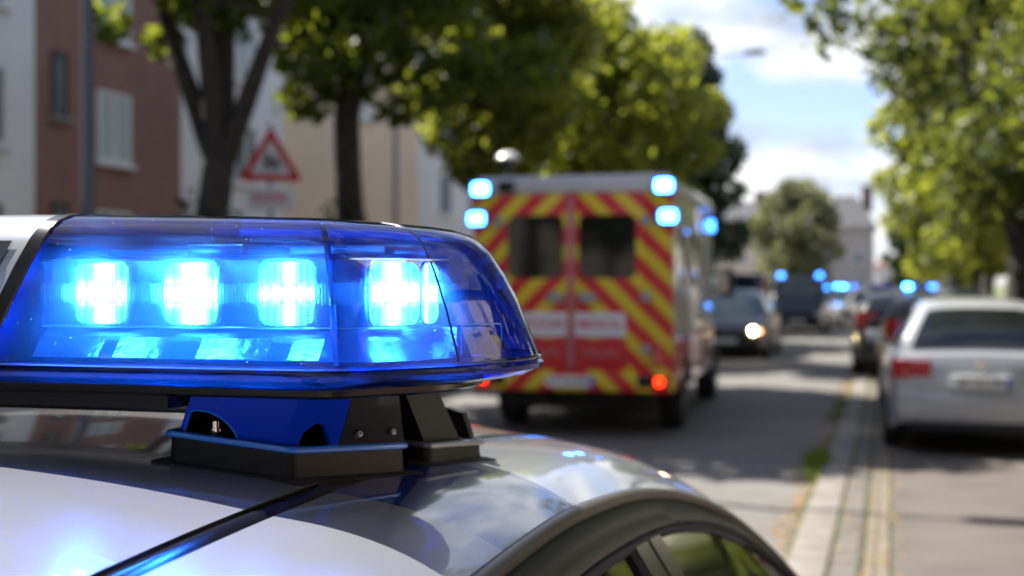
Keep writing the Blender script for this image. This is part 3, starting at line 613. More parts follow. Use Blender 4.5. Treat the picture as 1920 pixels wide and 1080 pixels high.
    b = MB(); b.lathe([(0.001, .0), (.05, 0), (.055, -.01), (.04, -.02), (0.001, -.02)], 20, T=Matrix.Translation((0, -hl - .02, .86)) @ Matrix.Rotation(R(90), 4, 'X')); b.build('round_badge', M_['chrome'], t)
    # front: grille, lamps, bumper
    hf = hw(hl)
    b = MB(); b.box((-hf * .55, hl - .06, .46), (hf * .55, hl + .03, .62), bev=.02); b.build('grille', M_['grille'], t)
    b = MB(); b.box((-hf - .01, hl - .15, .22), (hf + .01, hl + .06, .44), bev=.05); b.build('front_bumper', paint, t)
    b = MB(); b.box((-.26, hl + .055, .36), (.26, hl + .07, .46)); b.build('front_plate', M_['plate'], t, smooth=0)
    for s in (1, -1):
        b = MB(); c = s * (hf - .12); b.box((c - .17, hl - .28, .56), (c + .17, hl - .01, .70), bev=.04); hd = b.build('headlight', M_['headglass'], t)
        if 'h' in lights or (s < 0 and 'l' in lights):
            b = MB(); b.lathe([(0.001, 0), (.06, .0), (.068, -.02)], 20, T=Matrix.Translation((c - s * .03, hl + .012, .63)) @ Matrix.Rotation(R(-90), 4, 'X')); b.build('lamp', M_['head_white' if 'w' in lights else 'head_on'], hd)
        if 'a' in lights and (s > 0 or 'A' in lights):
            b = MB(); b.lathe([(0.001, 0), (.04, .0), (.045, -.02)], 16, T=Matrix.Translation((c + s * .10, hl + .0, .62)) @ Matrix.Rotation(R(-90), 4, 'X')); b.build('indicator', M_['amber_on'], hd)
        b = MB(); mx_ = s * (hw(0) + .10); b.box((mx_ - .09, g1 - .30, belt - .0), (mx_ + .09, g1 - .18, belt + .13), bev=.035); b.box((s * hw(0) * .93 - .03, g1 - .26, belt + .0), (s * hw(0) * .93 + .09 * s + .03, g1 - .22, belt + .05), bev=.01); b.build('wing_mirror', paint, t)
    # underbody
    b = MB(); b.box((-hw0 + .22, -hl + .15, .17), (hw0 - .22, hl - .2, .5), bev=.05); b.build('underbody', M_['rubber'], t)
    for yw in (wf, wr):
        for s in (1, -1): wheel(t, s * (hw0 - .11), yw, wR - .005, .2, s)
    if rails:
        for s in (1, -1):
            b = MB(); b.tube([(s * .56, -hl + .75, H - .0), (s * .57, -hl + .85, H + .045), (s * .57, hl - 2.1, H + .03), (s * .56, hl - 2.0, H - .02)], .014, 8); b.build('roof_rail', M_['chrome'], t)
    if bar:
        yb, w = bar; b = MB(); b.box((-w, yb - .13, H + .03), (w, yb + .13, H + .075), bev=.02)
        for s in (1, -1): b.box((s * w * .8 - .05, yb - .06, H - .03), (s * w * .8 + .05, yb + .06, H + .04))
        lb = b.build('light_bar', M_['white_paint'], t)
        for s in (1, -1):
            q = MB(); x0, x1 = sorted((s * w * .28, s * w * .99)); q.box((x0, yb - .14, H + .078), (x1, yb + .14, H + .165), bev=.03); q.build('blue_lens', M_['blue_off'], lb)
        for fx, ft in flash:
            q = MB(); q.box((fx - .06, yb - .155, H + .085), (fx + .06, yb - .142, H + .155)); q.box((fx - .06, yb + .142, H + .085), (fx + .06, yb + .155, H + .155)); q.build('flash_lamp', M_[ft], lb)
    return t

car('parked_hatchback', 'light silver hatchback parked on the right, seen from behind', 'car', (.80, 14.75, .018), 0, M_['vw'], 4.1, 1.78, 1.47, kind='hatch', plate='BF 742 KM', rails=False)
car('parked_estate', 'dark grey estate with chrome roof rails half hidden just ahead of the light silver hatchback', 'car', (.70, 20.0, .018), 0, M_['darkgrey_paint'], 4.4, 1.78, 1.46, kind='suv', rails=True)
car('police_car', 'black police car with a lit blue roof bar in the right-hand parked row', 'police car', (.22, 25.4, .018), 0, M_['black_paint'], 4.5, 1.82, 1.46, kind='suv', bar=(-.1, .62), flash=((.08, 'blue_on'), (.52, 'blue_dim')))
car('parked_dark_car', 'dark car on the right whose roof shows over the light silver hatchback', 'car', (2.15, 40.5, .018), 0, M_['darkgrey_paint'], 4.4, 1.76, 1.54, kind='hatch')
car('oncoming_car', 'dark grey oncoming car with amber headlights lit, right of the ambulance', 'car', (-3.48, 30.4, 0), R(180), M_['darkgrey_paint'], 4.4, 1.8, 1.5, kind='hatch', lights='haA')
van = car('police_van', 'navy blue van facing us with two round blue lamps on its roof', 'van', (-3.05, 46.5, 0), R(180), M_['navy_paint'], 4.8, 1.9, 1.9, belt=1.15, hood=1.05, kind='van')
for s in (1, -1):
    b = MB(); b.lathe([(.0, .16), (.07, .14), (.1, .08), (.105, 0), (.001, 0)], 18, T=Matrix.Translation((s * .66, .75, 1.9))); b.build('beacon', M_['blue_dim'], van)
car('white_police_car', 'white police car with blue roof lights turning across the far lane', 'police car', (-1.75, 51.5, 0), R(180 - 28), M_['white_paint'], 4.4, 1.8, 1.46, kind='suv', bar=(0, .6), lights='lwa', flash=((.25, 'blue_on'), (.0, 'blue_on'), (-.5, 'blue_dim')))
car('red_van', 'dark red van standing far back behind the oncoming car', 'van', (-5.9, 56, 0), R(180), M_['red_paint'], 4.8, 1.9, 2.1, belt=1.15, hood=1.05, kind='van', group='vans far up the street')

# ------------------------------------------------------------------ ambulance
A = thing('ambulance', 'ambulance with red and yellow chevrons and blue rear lights, driving away', 'ambulance', (-3.26, 13.25, 0), R(2.3))
hw_, top, bot = 1.08, 2.76, .50; BL = 4.3
b = MB(); b.box((-hw_, .0, 1.05), (hw_, BL, top), bev=.05); b.build('box_body', M_['ambwhite'], A)
b = MB(); b.box((-hw_ + .001, .004, bot), (hw_ - .001, BL - .004, 1.048), bev=.02); b.build('lower_body', M_['ambred'], A)
b = MB(); b.box((-hw_ - .002, -.012, .66), (hw_ + .002, .0, 2.60)); b.build('rear_panel', M_['chev'], A, smooth=0)
b = MB(); b.box((-hw_ + .04, -.03, 2.605), (hw_ - .04, .16, 2.79), bev=.03)
for x in (-.38, .0, .1): b.box((x - .03, -.045, 2.64), (x + .03, -.028, 2.70))
b.build('roof_rail', M_['ambgrey'], A)
b = MB(); b.box((-.80, -.06, 2.62), (-.62, -.032, 2.74), bev=.01); b.build('work_lamp', M_['gloss_black'], A)
for s in (1, -1):
    x0, x1 = (.012, .80) if s > 0 else (-.80, -.012)
    b = MB(); b.box((x0, -.045, .70), (x1, -.014, 2.58), bev=.008); d = b.build('rear_door', M_['chev'], A)
    xm = s * .39; b = MB()
    def rrect(cx, cz, w, h, r): return [(cx + sx * (w - r) + r * math.cos(a), cz + sz * (h - r) + r * math.sin(a)) for sx, sz, a0 in ((1, 1, 0), (-1, 1, 90), (-1, -1, 180), (1, -1, 270)) for a in [R(a0 + k * 18) for k in range(6)]]
    b.prism(rrect(xm, 2.03, .305, .335, .08), -.052, -.046, 'y'); w = b.build('door_window', M_['glass'], d, smooth=0)
    b = MB(); b.box((s * .08, -.075, 1.44) if s > 0 else (-.26, -.075, 1.44), (.28, -.046, 1.54) if s > 0 else (-.08, -.046, 1.54), bev=.02); b.build('handle', M_['galv'], d)
    b = MB(); x0, x1 = (.045, .585) if s > 0 else (-.585, -.045); b.box((x0, -.049, 1.08), (x1, -.046, 1.33)); sg = b.build('lettering_panel', M_['signwhite'], d, smooth=0)
    text('SECOURS' if s < 0 else 'MEDICAL', 'lettering', .135, M_['signred'], sg, ((x0 + x1) / 2, -.051, 1.205), (R(90), 0, 0), .001, .85)
    for k, (hz, hz2) in enumerate(((2.25, 2.35), (1.45, 1.55), (.9, 1.0))): b = MB(); b.box((s * .8 - .05, -.06, hz), (s * .8 + .05, -.046, hz2), bev=.008); b.build('hinge', M_['galv'], d)
    q = MB(); q.tube([(s * .12, -.047, .88), (s * .2, -.047, .93), (s * .3, -.047, .87), (s * .4, -.047, .91), (s * .5, -.047, .88)], .018, 6); q.build('script_lettering', M_['pinkseam'], d)
    # lights
    for nm, cx, cz, m, r_ in (('blue_flasher', s * .99, 2.66, 'blue_on', .055), ('blue_flasher', s * 1.035, 2.34, 'blue_mid', .055)):
        b = MB(); b.prism(rrect(cx, cz, .10, .075, .03), -.075, -.013 if cz < 2.6 else -.032, 'y'); f = b.build('flasher_housing', M_['blue_off'], A)
        b = MB(); b.prism(rrect(cx, cz, .085, .06, .03), -.082, -.0765, 'y'); b.build('flasher_face', M_[m], f, smooth=0)
    b = MB(); b.box((s * .93 - .22 if s > 0 else -.93 - .12, -.10, .55), (s * .93 + .12 if s > 0 else -.93 + .22, -.015, .68), bev=.02); tl = b.build('tail_light_cluster', M_['plastic'], A)
    b = MB(); b.lathe([(0.001, 0), (.042, 0), (.047, .02)], 20, T=Matrix.Translation((s * .95, -.105, .615)) @ Matrix.Rotation(R(90), 4, 'X')); b.build('lit_lamp', M_['tail_on'], tl)
    b = MB(); b.box((s * .93 - .07, -.05, .78), (s * .93 + .07, -.013, 1.0), bev=.015); b.build('reflector', M_['tail'], A)
b = MB(); b.box((-hw_ - .01, -.09, .50), (hw_ + .01, .08, .70), bev=.02); b.build('rear_bumper', M_['chev'], A)
b = MB(); b.box((-.035, -.062, .74), (.035, -.047, 2.56), bev=.006); b.build('door_seal', M_['pinkseam'], A)
b = MB(); b.box((-.26, -.105, .545), (.26, -.092, .665)); pl = b.build('number_plate', M_['plate'], A, smooth=0)
b = MB(); b.box((.215, -.109, .547), (.258, -.106, .663)); b.build('plate_band', M_['plateblue'], pl, smooth=0)
text('CT 518 RD', 'plate_text', .09, M_['ink'], pl, (-.02, -.107, .605), (R(90), 0, 0), .001)
# sides: windows, rail, flashers
for s in (1, -1):
    for (ya, yb) in ((.5, 1.3), (1.9, 2.9)):
        b = MB(); x0, x1 = sorted((s * (hw_ + .0), s * (hw_ + .012))); b.box((x0, ya, 1.62), (x1, yb, 2.25), bev=.004); b.build('side_window', M_['glass'], A)
    b = MB(); x0, x1 = sorted((s * (hw_ - .02), s * (hw_ + .04))); b.box((x0, .1, 2.60), (x1, BL - .1, 2.68), bev=.01); b.build('side_rail', M_['ambgrey'], A)
    b = MB(); x0, x1 = sorted((s * (hw_ + .001), s * (hw_ + .05))); b.box((x0, BL - .35, 2.35), (x1, BL - .15, 2.5), bev=.015); b.build('side_flasher', M_['blue_dim'], A)
    b = MB(); x0, x1 = sorted((s * (hw_ + .0), s * (hw_ + .014))); b.box((x0, 1.55, .60), (x1, 1.62, 2.5)); b.box((x0, 3.2, .6), (x1, 3.26, 2.5)); b.build('side_seam', M_['ambgrey'], A)
    for yw in (1.25, 5.1):
        wheel(A, s * (hw_ - .15), yw, .36, .26, s)
        b = MB(); x0, x1 = sorted((s * (hw_ - .0), s * (hw_ + .016))); 
        if yw < 3: b.prism([(yw + .46 * math.cos(a), .36 + .46 * math.sin(a)) for a in np.linspace(0, math.pi, 14)] + [(yw - .40, .5), (yw + .40, .5)][::1], x0, x1, 'x'); b.build('wheel_arch', M_['rubber'], A)
# cab
cabw = .96; prof = [(BL - .1, .45), (BL + 1.55, .45), (BL + 1.6, .8), (BL + 1.45, 1.15), (BL + 1.0, 1.30), (BL + .45, 2.1), (BL + .1, 2.3), (BL - .1, 2.3)]
b = MB(); b.prism(prof, -cabw, cabw, 'x'); b.build('cab', M_['ambwhite'], A, bevel=.06, smooth=40)
for s in (1, -1):
    b = MB(); x0, x1 = sorted((s * cabw, s * (cabw + .01))); b.prism([(BL + .1, 1.35), (BL + .9, 1.35), (BL + .42, 2.0), (BL + .1, 2.05)], x0, x1, 'x'); b.build('cab_window', M_['glass'], A, smooth=0)
    b = MB(); x0, x1 = sorted((s * 1.10, s * 1.32)); b.box((x0, BL + .72, 1.45), (x1, BL + .86, 1.86), bev=.04); b.tube([(s * .95, BL + .75, 1.55), (s * 1.15, BL + .78, 1.6)], .025); b.tube([(s * .95, BL + .75, 1.78), (s * 1.15, BL + .78, 1.78)], .025); mr = b.build('wing_mirror', M_['plastic'], A)
    b = MB(); x0, x1 = sorted((s * 1.12, s * 1.23)); b.box((x0, BL + .712, 1.52), (x1, BL + .718, 1.82)); b.build('mirror_glass', M_['chrome'], mr, smooth=0)
b = MB(); b.box((-.8, .4, .28), (.8, BL + 1.2, .50), bev=.03); b.tube([(-.35, .05, .42), (-.35, .8, .42)], .05); b.build('chassis', M_['rubber'], A)
b = MB(); b.prism([(BL + .97, 1.36), (BL + 1.03, 1.36), (BL + .5, 2.06), (BL + .44, 2.06)], -.85, .85, 'x'); b.build('windscreen', M_['tealglass'], A, smooth=0)

# ------------------------------------------------------------------ foreground police car (its front is behind the lens, the hatch ahead)
P = thing('patrol_car', 'silver-white police car roof filling the foreground with its blue light bar flashing', 'police car', (-.93, .7, .018)); OY = .7; OZ = .018
zc_ = [(-1.45, .62), (-1.35, .74), (-.55, .96), (-.40, 1.0), (.15, 1.36), (.4, 1.425), (.8, 1.455), (1.2, 1.462), (1.5, 1.455), (1.75, 1.438), (2.0, 1.402), (2.2, 1.355), (2.4, 1.27), (2.6, 1.12), (2.72, .98), (2.78, .80)]
zd_ = [(-1.45, .60), (-1.35, .72), (-.55, .93), (-.40, .965), (.15, 1.315), (.4, 1.392), (.8, 1.425), (1.2, 1.433), (1.5, 1.426), (1.75, 1.408), (2.0, 1.370), (2.2, 1.322), (2.4, 1.238), (2.6, 1.09), (2.72, .95), (2.78, .78)]
hr_ = [(-1.45, .55), (-1.2, .74), (-.5, .80), (-.3, .76), (.3, .605), (.8, .60), (1.7, .60), (2.04, .622), (2.24, .67), (2.5, .74), (2.65, .775), (2.78, .76)]
zr_ = [(-1.45, .57), (-1.35, .68), (-.55, .90), (-.40, .93), (.15, 1.255), (.4, 1.335), (.8, 1.374), (1.2, 1.386), (1.41, 1.377), (1.73, 1.343), (2.04, 1.285), (2.24, 1.215), (2.5, 1.075), (2.65, .965), (2.78, .76)]
HD = .407
def rsec(Y):
    return interp(Y, zc_), interp(Y, zd_), interp(Y, hr_), interp(Y, zr_)
YS = sorted(set(list(np.linspace(-1.45, 2.78, 110)) + [1.085, 1.335]))
def pl_(h, Y, z): return (h, Y - OY, z - OZ)
center = MB(); sides = []
# roof centre between the ditches (two materials: paint + navy band)
def band(Y): return 1 if 1.085 <= Y < 1.335 else 0
hc = np.linspace(-HD, HD, 25)
rowsC = [[pl_(h, Y, rsec(Y)[0] - (rsec(Y)[0] - rsec(Y)[1]) * (h / HD) ** 2) for h in hc] for Y in YS]
for i in range(len(YS) - 1): center.grid(rowsC[i:i + 2], band((YS[i] + YS[i + 1]) / 2))
center.build('roof_panel', [M_['white_paint'], M_['navy_foil']], P, smooth=60)
def side_pt(Y, h, s):
    zc, zd, hr, zr = rsec(Y); a = HD + .028; t = (h - a) / (hr - a); s0 = -.10; dz = zr - (zd - .004)
    z = (zd - .004) + s0 * (hr - a) * t + (dz - s0 * (hr - a)) * t ** 2.7 if dz < s0 * (hr - a) else (zd - .004) + dz * t
    return pl_(s * h, Y, z)
for s in (1, -1):
    b = MB(); rws = [[side_pt(Y, lerp(HD + .028, rsec(Y)[2], t), s) for t in np.linspace(0, 1, 12)] for Y in YS]
    for i in range(len(YS) - 1): b.grid(rws[i:i + 2], band((YS[i] + YS[i + 1]) / 2))
    b.build('roof_side', [M_['silver'], M_['navy_foil']], P, smooth=60)
    # ditch strip: sunken channel with a raised rubber bead
    b = MB(); b.grid([[pl_(s * h, Y, rsec(Y)[1] + dz) for h, dz in ((HD, 0), (HD + .001, -.005), (HD + .005, -.005), (HD + .008, -.001), (HD + .018, -.0005), (HD + .022, -.005), (HD + .027, -.007), (HD + .028, -.004))] for Y in YS if Y > .05])
    b.build('roof_ditch', M_['gloss_black'], P, smooth=60)
    # rail moulding, window frame, side glass, pillars
    def rail(Y, off, dz, out=0): zc, zd, hr, zr = rsec(Y); return pl_(s * (hr + off), Y, zr + dz)
    Yr = [Y for Y in YS if -.2 <= Y <= 2.60]
    bh, bz = .87, .93
    def sp(Y, t, out=0):   # t: 0 at rail, 1 at belt
        zc, zd, hr, zr = rsec(Y); n = Vector((.85, 0, .53)); p = Vector((lerp(hr, bh, t), 0, lerp(zr, bz, t))) + n * out
        return pl_(s * p.x, Y, p.z)
    b = MB(); b.grid([[sp(Y, 0, 0), sp(Y, .008, .007), sp(Y, .024, .008), sp(Y, .034, .0)] for Y in Yr]); b.build('roof_moulding', M_['trim'], P, smooth=60)
    b = MB(); b.grid([[sp(Y, .034, .0), sp(Y, .038, -.003), sp(Y, .05, .001), sp(Y, .115, .003), sp(Y, .125, -.004)] for Y in Yr]); b.build('window_frame', mat('frame_black', (.012, .013, .015), .42, spec=.3), P, smooth=60)
    b = MB(); b.grid([[sp(Y, .125, -.004), sp(Y, .130, .0), sp(Y, .143, .0), sp(Y, .148, -.006)] for Y in Yr]); b.build('window_seal', M_['rubber'], P, smooth=60)
    for (a, c, nm) in ((.0, 1.50, 'front_door_window'), (1.66, 2.58, 'rear_door_window')):
        yy = [Y for Y in YS if a <= Y <= c]; tb = .97
        b = MB(); b.grid([[sp(Y, t, -.008) for t in np.linspace(.147, tb, 10)] for Y in yy if interp(Y, zr_) > 1.0]); b.build(nm, M_['glass'], P, smooth=60)
    for (a, c) in ((1.495, 1.575), (1.585, 1.665)):
        b = MB(); b.grid([[sp(Y, t, o) for t in np.linspace(.14, .98, 8)] for Y, o in ((a, -.012), (a + .004, .002), (c - .004, .002), (c, -.012))]); b.build('pillar', M_['gloss_black'], P, smooth=40)
    # body side
    b = MB()
    def bb(Y):
        z = .22
        for yw in (-.62, 1.98):
            d = abs(Y - yw)
            if d < .39: z = max(z, .33 + math.sqrt(.39**2 - d * d) - .02)
        return z
    b.grid([[pl_(s * h, Y, z - 0) for h, z in [(interp(Y, hr_), min(interp(Y, zr_), 1.3))][:0] + [(lerp(bh, .76, max(0, (Y - 2.3) / .48)) * (1 if Y > -.9 else lerp(1, .68, (-.9 - Y) / .55)) * k, z) for k, z in
            ((.995, min(.93, interp(Y, zr_))), (1.005, min(.86, interp(Y, zr_) - .02)), (1.0, lerp(bb(Y), min(.86, interp(Y, zr_) - .02), .5)), (.985, min(bb(Y), interp(Y, zr_) - .03)))]] for Y in YS])
    b.grid([[sp(Y, .97, 0), sp(Y, 1.0, 0)] for Y in YS if -.4 < Y < 2.6]); b.build('body_side', M_['silver'], P, smooth=50)
    for yw in (-.62, 1.98): wheel(P, s * .76, yw - OY, .325, .2, s)
    b = MB(); b.box((s * .98 - .09, -.15 - OY, .88), (s * .98 + .09, -.02 - OY, 1.0), bev=.04); b.build('wing_mirror', M_['silver'], P)
    b = MB(); b.box((s * .60 - .16, -1.46 - OY, .56), (s * .60 + .12, -1.25 - OY, .70), bev=.04); b.build('headlight', M_['headglass'], P)
    b = MB(); b.box((s * .66 - .1, 2.70 - OY, .72), (s * .66 + .1, 2.81 - OY, .92), bev=.03); b.build('tail_light', M_['tail'], P)
def hatch(name_, Ya, Yb, w, m):
    b = MB(); b.grid([[pl_(h * (w if Y > 1 else w), Y, rsec(Y)[0] - (rsec(Y)[0] - rsec(Y)[1]) * (h * w / HD) ** 2 + .006) for h in np.linspace(-1, 1, 14)] for Y in np.linspace(Ya, Yb, 20)]); b.build(name_, m, P, smooth=60)
hatch('windscreen', -.36, .12, .56, M_['tealglass']); hatch('rear_window', 2.28, 2.62, .50, M_['glass'])
b = MB(); b.box((-.72, 2.62 - OY, .25), (.72, 2.85 - OY, .62), bev=.06); b.build('rear_bumper', M_['silver'], P)
b = MB(); b.box((-.62, -1.5 - OY, .25), (.62, -1.3 - OY, .55), bev=.06); b.build('front_bumper', M_['silver'], P)
b = MB(); b.box((-.78, -1.2 - OY, .2), (.78, 2.6 - OY, .6)); b.build('floor_pan', M_['rubber'], P)
for s in (1, -1):
    b = MB(); b.box((s * .4 - .24, .35 - OY, .5), (s * .4 + .24, .9 - OY, .62), bev=.04); b.box((s * .4 - .24, .82 - OY, .6), (s * .4 + .24, .98 - OY, 1.1), bev=.05); b.box((s * .4 - .12, .86 - OY, 1.12), (s * .4 + .12, .95 - OY, 1.26), bev=.04); b.build('seat', M_['plastic'], P)
b = MB(); b.tube([pl_(.15, .95, 1.455), pl_(.15, .95, 1.462)], .02, 12); 

# ---- light bar
BZ = 0
bar_o = None
ringR = [(.13, 1.0), (.20, 1.0), (.27, 1.0), (.34, 1.0), (.41, 1.0), (.455, 1.001), (.478, 1.006), (.494, 1.018), (.512, 1.043), (.532, 1.070), (.554, 1.102), (.572, 1.14), (.584, 1.18), (.589, 1.22), (.586, 1.262)]
def mirror_ring(r): return r + [(x, 1.195 * 2 + .0 - y + .0) for x, y in r[::-1] if y < 1.19] 
ringR = [(x, y) for x, y in ringR]
RY = 1.39
ringF = ringR + [(.575, 1.30), (.55, 1.335), (.51, 1.366), (.46, 1.386), (.41, RY), (.34, RY), (.27, RY), (.20, RY), (.13, RY)]
def inset(p, d):
    x, y = p; cx, cy = .0, 1.195
    # inward offset: toward a core rectangle
    kx = max(0, x - .34) / .25; ky = (y - cy) / .195
    return (x - d * kx * 1.25, y - d * (1 if ky > 0 else -1) * min(1, abs(ky) ** .8))
lev = [(1.547, 0, 0), (1.552, .0012, .03), (1.575, .008, .2), (1.60, .016, .4), (1.628, .027, .62), (1.650, .038, .8), (1.661, .046, .88), (1.668, .056, .93), (1.6725, .070, .97), (1.675, .090, 1), (1.676, .13, 1), (1.677, .18, 1)]
def barpt(i, l, s, off=0, x_override=None):
    z, d, f = lev[l]; x, y = ringF[i]; d = d
    if i == 0 or i == len(ringF) - 1: x = .125 + .044 * f
    X, Y = inset((x, y), d); Z = z + f * .016 * (1 - (min(abs(X), .58) / .58) ** 2)
    return (s * X, Y - OY, Z - OZ)
base = MB()
def ring_full(z, d, k=1.0):
    pts = [inset(p, d) for p in ringF]; return [(x, y - OY, z - OZ) for x, y in pts] + [(-x, y - OY, z - OZ) for x, y in pts[::-1]]
base.grid([ring_full(1.5450, .045), ring_full(1.520, .045), ring_full(1.517, .05), ring_full(1.5168, .17)], 1, True)
r0 = ring_full(1.5462, .002); 
base.grid([ring_full(1.5462, .03), ring_full(1.5450, .045)], 1, True); base.grid([ring_full(1.5462, .03), ring_full(1.5464, .17)], 0, True); 
b = base; b.box((-.285, 1.085 - OY, 1.497 - OZ), (.285, 1.30 - OY, 1.5175 - OZ), 1, bev=.006)
b.box((-.285, 1.05 - OY, 1.505 - OZ), (.285, 1.085 - OY, 1.5172 - OZ), 1)
BAR = b.build('light_bar', [mat('bar_floor_blue', (.06, .16, .6), .2, .3, .5), M_['gloss_black']], P, smooth=50)
LENS = lensmat('blue_lens', (.05, .29, .98), .012, bump=(60, .03, .001), translucent=((.03, .25, 1), .10), dust=True)
LIP = lensmat('blue_lip', (.01, .11, .8), .03, fmul=.8, translucent=((.0, .12, .9), .10))
b = MB(); b.grid([ring_full(1.5465, .0), ring_full(1.5425, -.003), ring_full(1.5375, -.002), ring_full(1.5315, .008), ring_full(1.527, .026), ring_full(1.5255, .0445)], 0, True); b.build('lens_lip', LIP, BAR, smooth=50)
n = len(ringF)
for s in (1, -1):
    b = MB(); b.grid([[barpt(i, l, s) for i in range(n)] for l in range(len(lev))]); b.build('blue_lens', LENS, BAR, smooth=50)
    # moulded seams and ribs on the lens
    b = MB()
    for i, r_ in ((10, .0012),): b.tube([barpt(i, l, s) for l in range(0, 10)], r_, 6)
    b.build('lens_seam', mat('seam_dark', (.0, .01, .08), .3), BAR)
    b = MB(); b.tube([Vector(barpt(6, l, s)) * 1 + Vector((-.004 * s, .004, 0)) for l in range(0, 8)], .0030, 8); 
    b.tube([Vector(barpt(i, 0, s)) + Vector((0, 0, .0015)) for i in range(0, n)], .0022, 6); b.build('lens_rib', lensmat('rib_clear', (.15, .4, 1), .05, fmul=1.2, translucent=((.3, .65, 1), .6)), BAR)
    # divider end wall of the blue module (translucent blue)
    b = MB(); e0 = [barpt(0, l, s) for l in range(len(lev))]; e1 = [barpt(n - 1, l, s) for l in range(len(lev))]; b.grid([e0, e1]); b.build('module_wall', mat('module_wall', (.0, .03, .35), .15, 0, 1), BAR, smooth=40)
    # black gasket frame beside it
    b = MB(); G0 = []; G1 = []
    rowsG = []
    for dx, o in ((-.0, .0005), (-.001, .0022), (-.016, .0022), (-.017, -.001)):
        rowsG.append([(p[0] + s * dx, p[1] + (-o if k < len(lev) else o), p[2] + o * .6) for k, p in enumerate(e0 + e1[::-1])])
    b.grid(rowsG); b.build('gasket', M_['gloss_black'], BAR, smooth=40)
# centre section between the modules: silver top, smoky window
b = MB(); rc = []
for k in np.linspace(-1, 1, 9):
    row = []
    for yy, rev in ((1.0, 0), (RY, 1)):
        seq = []
        for l in range(len(lev)):
            z, d, f = lev[l]; x = (.109 + .044 * f) * k; X, Y = inset((abs(x), yy), d); Z = z + f * .016 * (1 - (abs(x) / .58) ** 2); seq.append((x, Y - OY, Z - OZ))
        row += seq if not rev else seq[::-1]
    rc.append(row)
b.grid(rc); b.build('centre_cover', [mat('centre_silver', (.55, .58, .64), .22, .6, .8)], BAR, smooth=50)
b = MB(); b.grid([[((.09 + .044 * f) * k, inset((0, 1.0), d)[1] - .0015 - OY, z - OZ + f * .016) for (z, d, f) in lev[1:6]] for k in (-1, 0, 1)]); b.build('message_window', mat('smoky_window', (.05, .06, .08), .08, 0, 1), BAR)
# optics inside the modules
def led_face():
    m = bpy.data.materials.new('led_optic'); m.use_nodes = True; t = m.node_tree; nn = t.nodes; l = t.links; nn.clear()
    c = nn.new('ShaderNodeTexCoord'); sp_ = nn.new('ShaderNodeSeparateXYZ'); l.new(c.outputs['UV'], sp_.inputs[0])
    def M(op, a, b_=None, cl=False):
        k = nn.new('ShaderNodeMath'); k.operation = op; k.use_clamp = cl
        for i, v in enumerate((a, b_)):
            if v is None: continue
            if isinstance(v, (int, float)): k.inputs[i].default_value = v
            else: l.new(v, k.inputs[i])
        return k.outputs[0]
    def sm(v, lo, hi):
        k = nn.new('ShaderNodeMapRange'); k.interpolation_type = 'SMOOTHSTEP'; k.inputs['From Min'].default_value = lo; k.inputs['From Max'].default_value = hi; k.inputs['To Min'].default_value = 1; k.inputs['To Max'].default_value = 0; l.new(v, k.inputs['Value']); return k.outputs[0]
    x = sp_.outputs[0]; z = sp_.outputs[1]; ax = M('ABSOLUTE', x); az = M('ABSOLUTE', z)
    oi = nn.new('ShaderNodeObjectInfo'); rn = oi.outputs['Random']
    wv = M('ADD', .26, M('MULTIPLY', rn, .22)); wh = M('ADD', .28, M('MULTIPLY', rn, .2))
    def gs(v, w): q = M('DIVIDE', v, w); return M('POWER', 2.718, M('MULTIPLY', M('MULTIPLY', q, q), -2.2))
    cross = M('MAXIMUM', gs(ax, wv), gs(az, wh)); rad = M('ADD', M('MULTIPLY', ax, ax), M('MULTIPLY', az, az))
    ribs = M('ADD', .55, M('MULTIPLY', M('SINE', M('MULTIPLY', z, 75)), .45)); cells = M('ADD', .62, M('MULTIPLY', M('SINE', M('MULTIPLY', x, 26)), .38))
    low = M('MULTIPLY', M('MULTIPLY', ribs, cells), 5.0)
    seg = M('ADD', .35, M('MULTIPLY', M('GREATER_THAN', M('SINE', M('ADD', M('MULTIPLY', x, 13), 1.5)), -.55), .65))
    vz = M('MULTIPLY', cross, M('MAXIMUM', seg, gs(az, .45)))
    st = M('ADD', M('MULTIPLY', vz, 72), low)
    e = nn.new('ShaderNodeEmission'); e.inputs[0].default_value = (.5, .72, 1, 1); l.new(st, e.inputs[1]); o = nn.new('ShaderNodeOutputMaterial'); l.new(e.outputs[0], o.inputs[0]); return m
LED = led_face()
chromeblue = mat('optic_chrome', (.72, .82, .95), .18, .85, 0, bump=(55, .25, .004))
optic = lensmat('ribbed_optic', (.86, .9, .95), .1, bump=(1.0, .9, .002, (900, 900, 40)), fmul=1.5, translucent=((.75, .85, 1), .10))
guide = lensmat('light_guide', (.7, .8, .9), .1, bump=(1.0, 1.0, .002, (1100, 1100, 30)), fmul=2, translucent=((.8, .9, 1), .16))
def rr2(w, h, r, k=6): return [(sx * (w - r) + r * math.cos(a), sz * (h - r) + r * math.sin(a)) for sx, sz, a0 in ((1, 1, 0), (-1, 1, 90), (-1, -1, 180), (1, -1, 270)) for a in [R(a0 + q * 90 / k) for q in range(k + 1)]]
